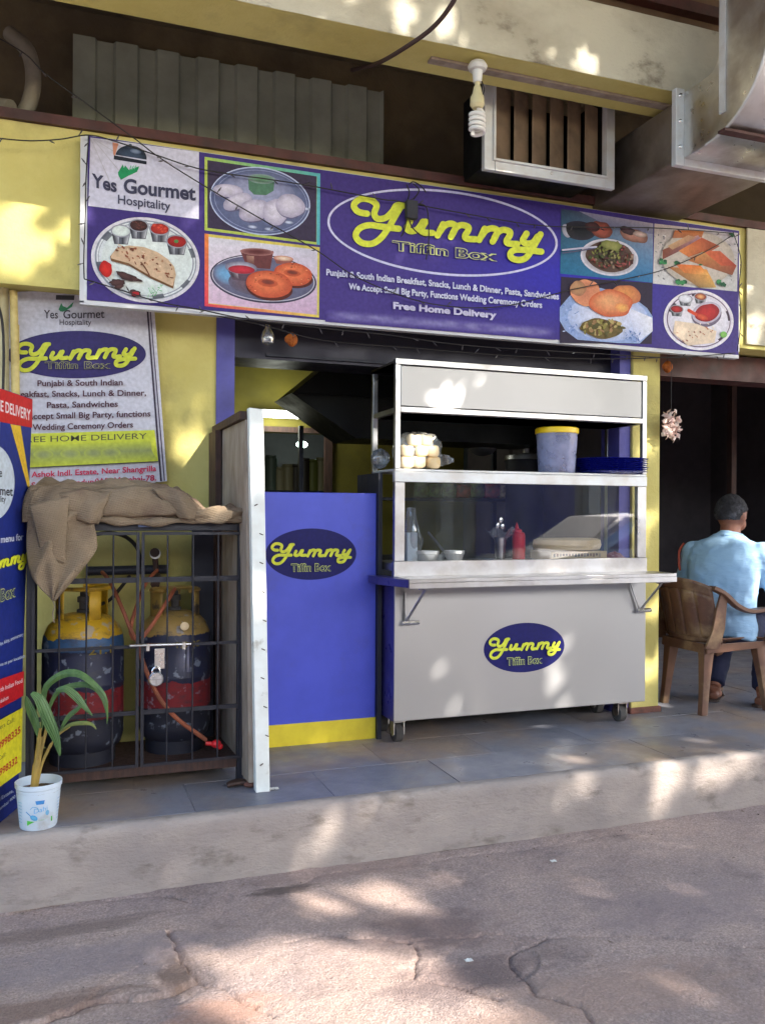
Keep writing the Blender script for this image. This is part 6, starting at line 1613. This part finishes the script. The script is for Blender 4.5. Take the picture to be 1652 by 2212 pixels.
# back rest: curved shell with a rounded top, side post and arms flowing out of it
def backf(a, b):
    th = (a-.5)*2; y = 4.24+.235*th*(1-.03*b); hz_ = ZP+.42+(.365-.045*abs(th)**3)*b
    x = 3.455-.075*b+.09*abs(th)**2.2
    return (x, y, hz_)
def shell(a, b):
    x, y, z = backf(a, .06+.76*b); k = abs(math.sin(a*PI*5)); return (x-.010*k**.35, y, z)
part('backrest', MB().grid(shell, 60, 12), 'brown_plastic', chair, solid=.007, angle=60)
part('back_rail', MB().grid(lambda a, b: backf(a, .79+.21*b), 24, 4).grid(lambda a, b: backf(a, -.02+.13*b), 24, 3), 'brown_plastic', chair, solid=.012)
for s in (-1, 1):
    yb0 = 4.24+.235*s
    top = backf(0 if s < 0 else 1, .98)
    pts = spline([Vector((top[0]-.0, top[1], top[2])), Vector((3.535,yb0+s*.012,ZP+.70)), Vector((3.62,yb0+s*.02,ZP+.63)), Vector((3.72,yb0+s*.02,ZP+.595)), Vector((3.84,yb0+s*.015,ZP+.60)), Vector((3.91,yb0+s*.0,ZP+.59)), Vector((3.925,yb0-s*.01,ZP+.55)), Vector((3.905,yb0-s*.015,ZP+.48)), Vector((3.885,yb0-s*.02,ZP+.40))], 6)
    rings = []
    for i, p in enumerate(pts):
        t = (pts[min(i+1,len(pts)-1)]-pts[max(i-1,0)]).normalized(); n_ = Vector((0,1,0)).cross(t).normalized()
        w = .027; h = .010
        rings.append([p-Vector((0,w,0))-n_*h*1.6, p-Vector((0,w,0))+n_*h*.3, p-Vector((0,w*.6,0))+n_*h, p+Vector((0,w*.6,0))+n_*h, p+Vector((0,w,0))+n_*h*.3, p+Vector((0,w,0))-n_*h*1.6])
    part('armrest', MB().loft(rings), 'brown_plastic', chair)
    q = [Vector((3.47,yb0+s*.0,ZP+.39)), Vector((3.50,yb0+s*.012,ZP+.50)), Vector((3.515,yb0+s*.012,ZP+.62)), Vector((3.53,yb0+s*.012,ZP+.70))]
    part('side_post', MB().loft([[p+Vector((-.05+.012*i,-.008,0)), p+Vector((.05-.004*i,-.008,0)), p+Vector((.05-.004*i,.008,0)), p+Vector((-.05+.012*i,.008,0))] for i, p in enumerate(q)]), 'brown_plastic', chair, bevel=.002)

# ================================================================== SEATED MAN
def remesh(o, vox, smooth=6):
    rm = o.modifiers.new('fuse', 'REMESH'); rm.mode = 'VOXEL'; rm.voxel_size = vox; rm.use_smooth_shade = True
    sm_ = o.modifiers.new('soften', 'SMOOTH'); sm_.factor = .5; sm_.iterations = smooth
HX = Vector((math.sin(R(62)), math.cos(R(62)), 0)); HR = Vector((HX.y, -HX.x, 0)); UP = Vector((0,0,1))   # facing, his right, up
pel = Vector((3.755, 4.235, ZP+.50))
def bp3(f, r, u): return pel+HX*f+HR*r+UP*u
person = thing('person', 'seated man in light blue shirt and navy trousers seen from behind', 'person', tuple(Vector((3.7,4.24,ZP))))
def ering(c, fx, ry, tilt=0, seg=20, ax=None, pw=2.3, hx=None):
    f = (hx or HX); r_ = Vector((f.y, -f.x, 0)); out = []
    upv = UP*math.cos(tilt)+f*math.sin(tilt); fv = f*math.cos(tilt)-UP*math.sin(tilt)
    for k in range(seg):
        a = 2*PI*k/seg; ca, sa = math.cos(a), math.sin(a)
        out.append(c+fv*fx*math.copysign(abs(ca)**(2/pw), ca)+r_*ry*math.copysign(abs(sa)**(2/pw), sa))
    return out
ln = .10      # forward lean grows up the back
sec = [(-.02,-.09,.125,.185),(-.02,-.02,.135,.195),(-.03,.07,.135,.185),(-.02,.17,.13,.185),(.005,.27,.13,.20),(.03,.36,.125,.215),(.055,.43,.11,.215),(.07,.475,.09,.18),(.085,.505,.07,.12),(.095,.53,.062,.075)]
def torso(gr): return MB().loft([ering(bp3(f,0,u), a+gr, b+gr, tilt=.18) for f, u, a, b in sec])
Rsh, Lsh = bp3(.06,.205,.425), bp3(.06,-.205,.425)
Rel, Lel = bp3(.10,.30,.14), bp3(.06,-.275,.16)
Rwr, Lwr = bp3(.34,.22,.10), bp3(.31,-.18,.12)
def limb(pts, rs, seg=12): return MB().tube(spline(pts, 5), [rs[0]+(rs[-1]-rs[0])*i/(5*(len(pts)-1)) for i in range(5*(len(pts)-1)+1)], seg)
neckb = bp3(.09,0,.50); hc = bp3(.125,.0,.655)
HF = Vector((math.sin(R(84)), math.cos(R(84)), 0)); HRr = Vector((HF.y,-HF.x,0))
def hp(f, r, u): return hc+HF*f+HRr*r+UP*u
# body: one continuous surface
mb = torso(-.012)
mb.tube([neckb-UP*.03, neckb.lerp(hc,.5), hc-UP*.03], [.066,.060,.062], 14)
mb.ball(hc+UP*.01, .088, .088, .108, 20, 14)
mb.ball(hp(.05,0,-.055), .052, .052, .05, 14, 9)      # jaw
mb.tube([hp(.088,0,.012), hp(.112,0,-.022), hp(.094,0,-.034)], [.009,.017,.012], 8)     # nose
for s in (-1, 1):
    mb.ball(hp(.078,s*.032,.015), .017, .017, .012, 8, 6)            # brow and eye
    mb.ball(hp(-.002,s*.086,-.012), .021, .013, .032, 10, 8)        # ear
mb.ball(hp(.090,0,-.062), .018, .026, .009, 10, 6)                  # lips
for sh_, el, wr, s in ((Rsh,Rel,Rwr,1),(Lsh,Lel,Lwr,-1)):
    mb.tube([sh_, el], [.05,.042], 12); mb.tube([el, wr], [.042,.028], 12)
    d = (wr-el).normalized(); sd_ = d.cross(UP).normalized()
    mb.ball(wr+d*.045, .042, .042, .022, 12, 8)
    for q in range(4): mb.tube(spline([wr+d*.07+sd_*(q-1.5)*.018, wr+d*.105+sd_*(q-1.5)*.02-UP*.01, wr+d*(.125+.008*(1.5-abs(q-1.5)))+sd_*(q-1.5)*.019-UP*.03], 3), .0088, 7)
    mb.tube([wr+d*.02-sd_*s*.03, wr+d*.06-sd_*s*.055-UP*.01, wr+d*.08-sd_*s*.05-UP*.02], .010, 7)
KR, KL = bp3(.43,.12,-.01), bp3(.42,-.12,-.01)
AR, AL = Vector((3.955,4.13,ZP+.085)), Vector((3.80,4.36,ZP+.085))
for hip, kn, an, s in ((bp3(.03,.09,-.03),KR,AR,1),(bp3(.03,-.09,-.03),KL,AL,-1)):
    mb.tube([hip, kn], [.085,.06], 14); mb.tube([kn, an], [.056,.036], 12)
    ft = HX*.8+HR*.2*s; ft.normalize()
    mb.tube([an, an-UP*.03+ft*.02], [.036,.038], 10)
    mb.tube([an-ft*.045-UP*.052, an+ft*.02-UP*.045, an+ft*.09-UP*.055, an+ft*.135-UP*.062], [.026,.034,.036,.028], 12)
    tr_side = ft.cross(UP)
    for q in range(5): mb.tube([an+ft*.12-UP*.064+tr_side*(q-2)*.014*1, an+ft*(.165-.006*q)-UP*.068+tr_side*(q-2)*.015], [.010,.008], 7)
b_ = part('body', mb, 'skin', person); remesh(b_, .0075, 3)
# shirt, with creases from the pull of the shoulders
mb = torso(.012)
mb.tube([bp3(.09,0,.49), bp3(.105,0,.545)], [.085,.072], 18)
for sh_, el, wr in ((Rsh,Rel,Rwr),(Lsh,Lel,Lwr)):
    mb.ball(sh_, .074, .074, .07, 14, 10); mb.tube([sh_, sh_.lerp(el,.5), el, el.lerp(wr,.22)], [.078,.072,.066,.06], 16)
sh_o = part('shirt', mb, 'shirt', person, label='light blue cotton shirt with creases'); remesh(sh_o, .010, 6)
tx_ = bpy.data.textures.new('creases', 'CLOUDS'); tx_.noise_scale = .11; tx_.noise_depth = 2
dm = sh_o.modifiers.new('creases', 'DISPLACE'); dm.texture = tx_; dm.strength = .028; dm.mid_level = .5
# shirt collar and red piping on the left shoulder
part('collar', MB().tube([bp3(.02,.0,.53)+HX*(-.0), bp3(.04,.06,.525), bp3(.10,.075,.505)], [.012]*3, 8).tube([bp3(.02,.0,.53), bp3(.04,-.06,.525), bp3(.10,-.075,.505)], [.012]*3, 8), 'shirt', person)
M['piping'] = mat('orange_red_piping', S(196,90,70), .8)
part('sleeve_stripe', MB().tube(spline([Lsh+HR*(-.055)+UP*.05-HX*.03, Lsh+HR*(-.078)-HX*.045, Lsh.lerp(Lel,.3)+HR*(-.05)-HX*.065, Lsh.lerp(Lel,.45)+HR*(-.03)-HX*.075], 4), .007, 7), 'piping', person)
mb = MB().loft([ering(bp3(.0,0,u), a, b) for u, a, b in ((-.10,.10,.17),(-.06,.145,.20),(.0,.15,.205),(.05,.135,.19))])
for hip, kn, an in ((bp3(.03,.09,-.03),KR,AR),(bp3(.03,-.09,-.03),KL,AL)):
    mb.tube([hip, hip.lerp(kn,.5), kn], [.11,.098,.078], 16); mb.ball(kn, .08, .08, .078, 14, 9); mb.tube([kn, kn.lerp(an,.5), an+UP*.025], [.077,.07,.062], 16)
tr_o = part('trousers', mb, 'trousers', person, label='navy blue trousers'); remesh(tr_o, .010, 5)
dm = tr_o.modifiers.new('creases', 'DISPLACE'); dm.texture = tx_; dm.strength = .025; dm.mid_level = .5
# hair: cap over the back and top of the skull
def hairf(a, b):
    th = 2*PI*a; ph = .02+(PI*.62)*b
    fr = math.cos(th)          # 1 at the forehead
    ph = ph*(1-.36*max(0,fr)-.13*math.exp(-((abs(math.sin(th))-1)**2+(0 if fr > -.2 else 1))/.02)) ; r = 1+.03*noise.noise(Vector((math.cos(th)*4, math.sin(th)*4, b*6)))
    if b > .9: r *= .99-.4*(b-.9)
    return hc+UP*.012+HF*(math.cos(th)*math.sin(ph)*.093*r-.006)+HRr*(math.sin(th)*math.sin(ph)*.092*r)+UP*(math.cos(ph)*.112*r)
ho = part('hair', MB().grid(hairf, 120, 60), 'hair', person, solid=.010, label='short greying hair')
hx_ = bpy.data.textures.new('hair', 'CLOUDS'); hx_.noise_scale = .012
hd = ho.modifiers.new('tufts', 'DISPLACE'); hd.texture = hx_; hd.strength = .012; hd.mid_level = .6
for an, s in ((AR,1),(AL,-1)):
    ft = (HX*.8+HR*.2*s).normalized(); q = Vector((an.x, an.y, ZP+.002))
    sl2 = part('sandal', MB().loft([[q+ft*k+ft.cross(UP)*w+UP*z for (w, z) in ((-ww,0),(ww,0),(ww,.014),(-ww,.014))] for k, ww in ((-.075,.022),(-.05,.034),(.02,.036),(.09,.045),(.15,.042),(.19,.022))]), 'leather', person, smooth=False)
    part('strap', MB().tube(spline([q+ft*.09+ft.cross(UP)*.045+UP*.012, q+ft*.08+UP*.075, q+ft*.09-ft.cross(UP)*.045+UP*.012], 6), .009, 8), 'leather', sl2)

# ================================================================== BEHIND THE CAMERA: street trees and the far side of the street
def tree(x, y, h, label, seed):
    t = thing('street_tree', label, 'tree', (x, y, 0), 0, 'street trees on the far side of the road')
    r2 = random.Random(seed); mb = MB(); tops = []
    mb.tube(spline([(x,y,0),(x+.1,y+.1,h*.3),(x-.05,y+.25,h*.6),(x+.15,y+.3,h*.8)], 6), [.24-.17*i/18 for i in range(19)], 12)
    for k in range(9):
        a = k*2.4; b0 = Vector((x+.05,y+.2,h*(.45+.04*k))); e = b0+Vector((math.cos(a)*r2.uniform(1.6,2.8), math.sin(a)*r2.uniform(1.6,2.8), r2.uniform(.9,1.9)))
        mb.tube(spline([b0, b0.lerp(e,.5)+Vector((0,0,.25)), e], 5), [.085-.007*i for i in range(11)], 7); tops.append(e)
    part('trunk', mb, 'bark', t)
    return t, r2
def leaves(n, fn, r2, size=.09):
    v = []; f = []
    for i in range(n):
        c = fn()
        if c is None: continue
        a = Vector((r2.uniform(-1,1), r2.uniform(-1,1), r2.uniform(-1,1))).normalized(); b = a.orthogonal().normalized(); s = size*r2.uniform(.6,1.3)
        o = len(v); v += [c-a*s, c+b*s*.45, c+a*s, c-b*s*.45]; f.append((o,o+1,o+2,o+3))
    m_ = MB(); m_.v = v; m_.f = f; return m_
# spots to be sunlit: the unseen crown is cut open along their sun rays
def inray(p, L_):
    for q, r_ in L_:
        w = p-q; k = w.dot(SUN)
        if k > 0:
            d = (w-SUN*k).length/((r_+.03)*(1+.4*noise.noise(p*2.1)))
            if d < 1.25 and r2.random() < (1.25-d)/.6: return True
    return False
SPOTS = []
def spot(x, y, r_, Y=None, z=None):
    SPOTS.append((atz(x, y, z) if z is not None else at(x, y, Y), r_))
for x, y, r_ in ((660,2110,.24),(720,2190,.32),(780,2070,.14),(960,2130,.12),(900,2180,.14),(700,1960,.10),(860,1950,.10),(1480,2130,.05),(1290,1930,.03),(770,1925,.07),(930,1900,.05),(560,2195,.12),(860,2200,.12),(1430,1990,.01)): spot(x, y, r_, z=0)
for x, y, r_ in ((700,1800,.06),(660,1840,.04),(790,1750,.03),(1440,1690,.10),(1540,1670,.06),(1600,1650,.05),(960,1730,.02),(1240,1700,.02)): spot(x, y, r_, Y=YE)
for x, y, r_ in ((50,430,.10),(80,550,.08),(20,520,.08),(140,470,.02),(30,380,.03)): spot(x, y, r_, Y=4.1)
for x, y, r_ in ((420,960,.07),(440,1010,.05),(390,930,.04)): spot(x, y, r_, Y=4.32)
for x, y, r_ in ((880,20,.05),(960,30,.05),(1020,60,.01),(760,20,.03),(1200,70,.01),(1520,130,.05),(1480,170,.02)): spot(x, y, r_, Y=3.39)
for x, y, r_ in ((900,980,.10),(960,850,.04),(1208,1480,.045),(1203,1410,.045),(1200,1285,.045),(1200,1345,.04),(1250,1190,.05),(1330,1190,.04),(1290,1140,.04),(1215,1520,.03)): spot(x, y, r_, Y=4.02)
for x, y, r_ in ((600,1660,.02),(1230,1640,.04),(1300,1620,.02),(1500,1600,.04),(1120,1660,.02)): spot(x, y, r_, z=ZP)
spot(560,1000,.10,Y=3.53); spot(560,1300,.09,Y=3.53); spot(1405,1450,.08,Y=4.2); spot(1405,1320,.07,Y=4.2); spot(1405,1120,.09,Y=4.2); spot(1405,960,.08,Y=4.2); spot(1405,1520,.05,Y=4.2)
for _x in (925,985): spot(_x,1195,.05,Y=4.09)
spot(1250,1175,.06,Y=4.07)
spot(1625,1270,.13,Y=4.1); spot(1630,1190,.11,Y=4.1); spot(1610,1140,.05,Y=4.15); spot(1530,1450,.05,Y=4.06); spot(1630,700,.10,Y=4.09); spot(1625,600,.08,Y=4.09)
spot(430,1090,.05,Y=3.7); spot(1085,350,.05,Y=3.76); spot(1500,280,.09,Y=3.33); spot(1600,60,.05,Y=3.0); spot(1250,650,.06,Y=4.05)
t1, r2 = tree(9.0, -4.6, 7.0, 'tall street tree behind the camera shading the shop front', 21)
def dens(p): return noise.noise(p*.9)*.5+noise.noise(p*2.3)*.35
def canopy():
    p = Vector((r2.uniform(-1.5,10.5), r2.uniform(-7.6,2.2), r2.uniform(5.4,7.6)))
    if dens(p) < -.42 or inray(p, SPOTS): return None
    return p
part('crown', leaves(78000, canopy, r2, .105), 'crown', t1, smooth=False, kind='stuff')
t2, r3 = tree(-6.5, -7.0, 7.0, 'second street tree further off to the left behind the camera', 33)
part('crown', leaves(9000, lambda: Vector((-6.5+r3.gauss(0,1.5), -6.8+r3.gauss(0,1.5), 6.2+r3.gauss(0,1.0))), r3, .12), 'crown', t2, smooth=False, kind='stuff')
opp = thing('opposite_building', 'long grey plastered building with dark shutters across the street behind the camera', 'building', (3,-9.2,0))
part('wall', MB().box(-14,20,-9.4,-9.2,0,3.8), 'opp_wall', opp, smooth=False)
for k in range(8):
    x = -10+k*3.7
    part('shutter', MB().box(x,x+1.9+.3*(k%3),-9.199,-9.15,0,2.5), ('shutter','indigo','bare_wood','dark_panel')[k%4], opp, smooth=False)
    part('column', MB().box(x+2.75,x+3.05,-9.199,-8.95,0,3.79), 'white_plastic', opp, smooth=False)
# parked car whose reflection shows in the cart glass
pc = thing('parked_car', 'silver blue hatchback parked on the road behind the camera', 'car', (7.0,-1.8,0))
M['car_paint'] = mat('silver_blue_car_paint', S(150,164,186), .25, metal=.4, coat=1, rvar=.03)
M['car_glass'] = mat('dark_car_glass', S(26,32,40), .06, rvar=.0)
prof_ = [(-1.85,.35),(-1.88,.62),(-1.75,.82),(-1.0,.95),(-.35,1.38),(.45,1.46),(1.25,1.40),(1.62,.98),(1.82,.86),(1.86,.45),(1.80,.32)]
def slab(w, sc, top):
    return [Vector((7.0+x*sc, -1.8+w, z if z < 1.0 else 1.0+(z-1.0)*top)) for x, z in prof_]
part('body', MB().loft([slab(-.80,.985,.55), slab(-.78,1,.9), slab(-.62,1,1), slab(0,1,1.02), slab(.62,1,1), slab(.78,1,.9), slab(.80,.985,.55)]), 'car_paint', pc, angle=30)
for s_ in (-1, 1):
    part('side_window', MB().add([(7.0-.72,-1.8+s_*.806,.98),(7.0-.22,-1.8+s_*.79,1.27),(7.0+1.1,-1.8+s_*.79,1.27),(7.0+1.42,-1.8+s_*.806,.98)], [(0,1,2,3)]), 'car_glass', pc, smooth=False, solid=.01)
    for x_ in (-1.15, 1.15):
        wl = part('wheel', MB().tube([(7.0+x_,-1.8+s_*.62,.30),(7.0+x_,-1.8+s_*.82,.30)], .30, 24), 'rubber', pc)
        part('rim', MB().tube([(7.0+x_,-1.8+s_*.815,.30),(7.0+x_,-1.8+s_*.83,.30)], .18, 16), 'steel_frame', wl)
part('windscreen', MB().add([(7.0-.98,-2.45,.99),(7.0-.98,-1.15,.99),(7.0-.42,-1.25,1.37),(7.0-.42,-2.35,1.37)], [(0,1,2,3)]), 'car_glass', pc, smooth=False, solid=.02)
for s_ in (-1, 1): part('headlight', MB().ball((7.0-1.80,-1.8+s_*.6,.70), .06,.13,.08), 'white_plastic', pc)
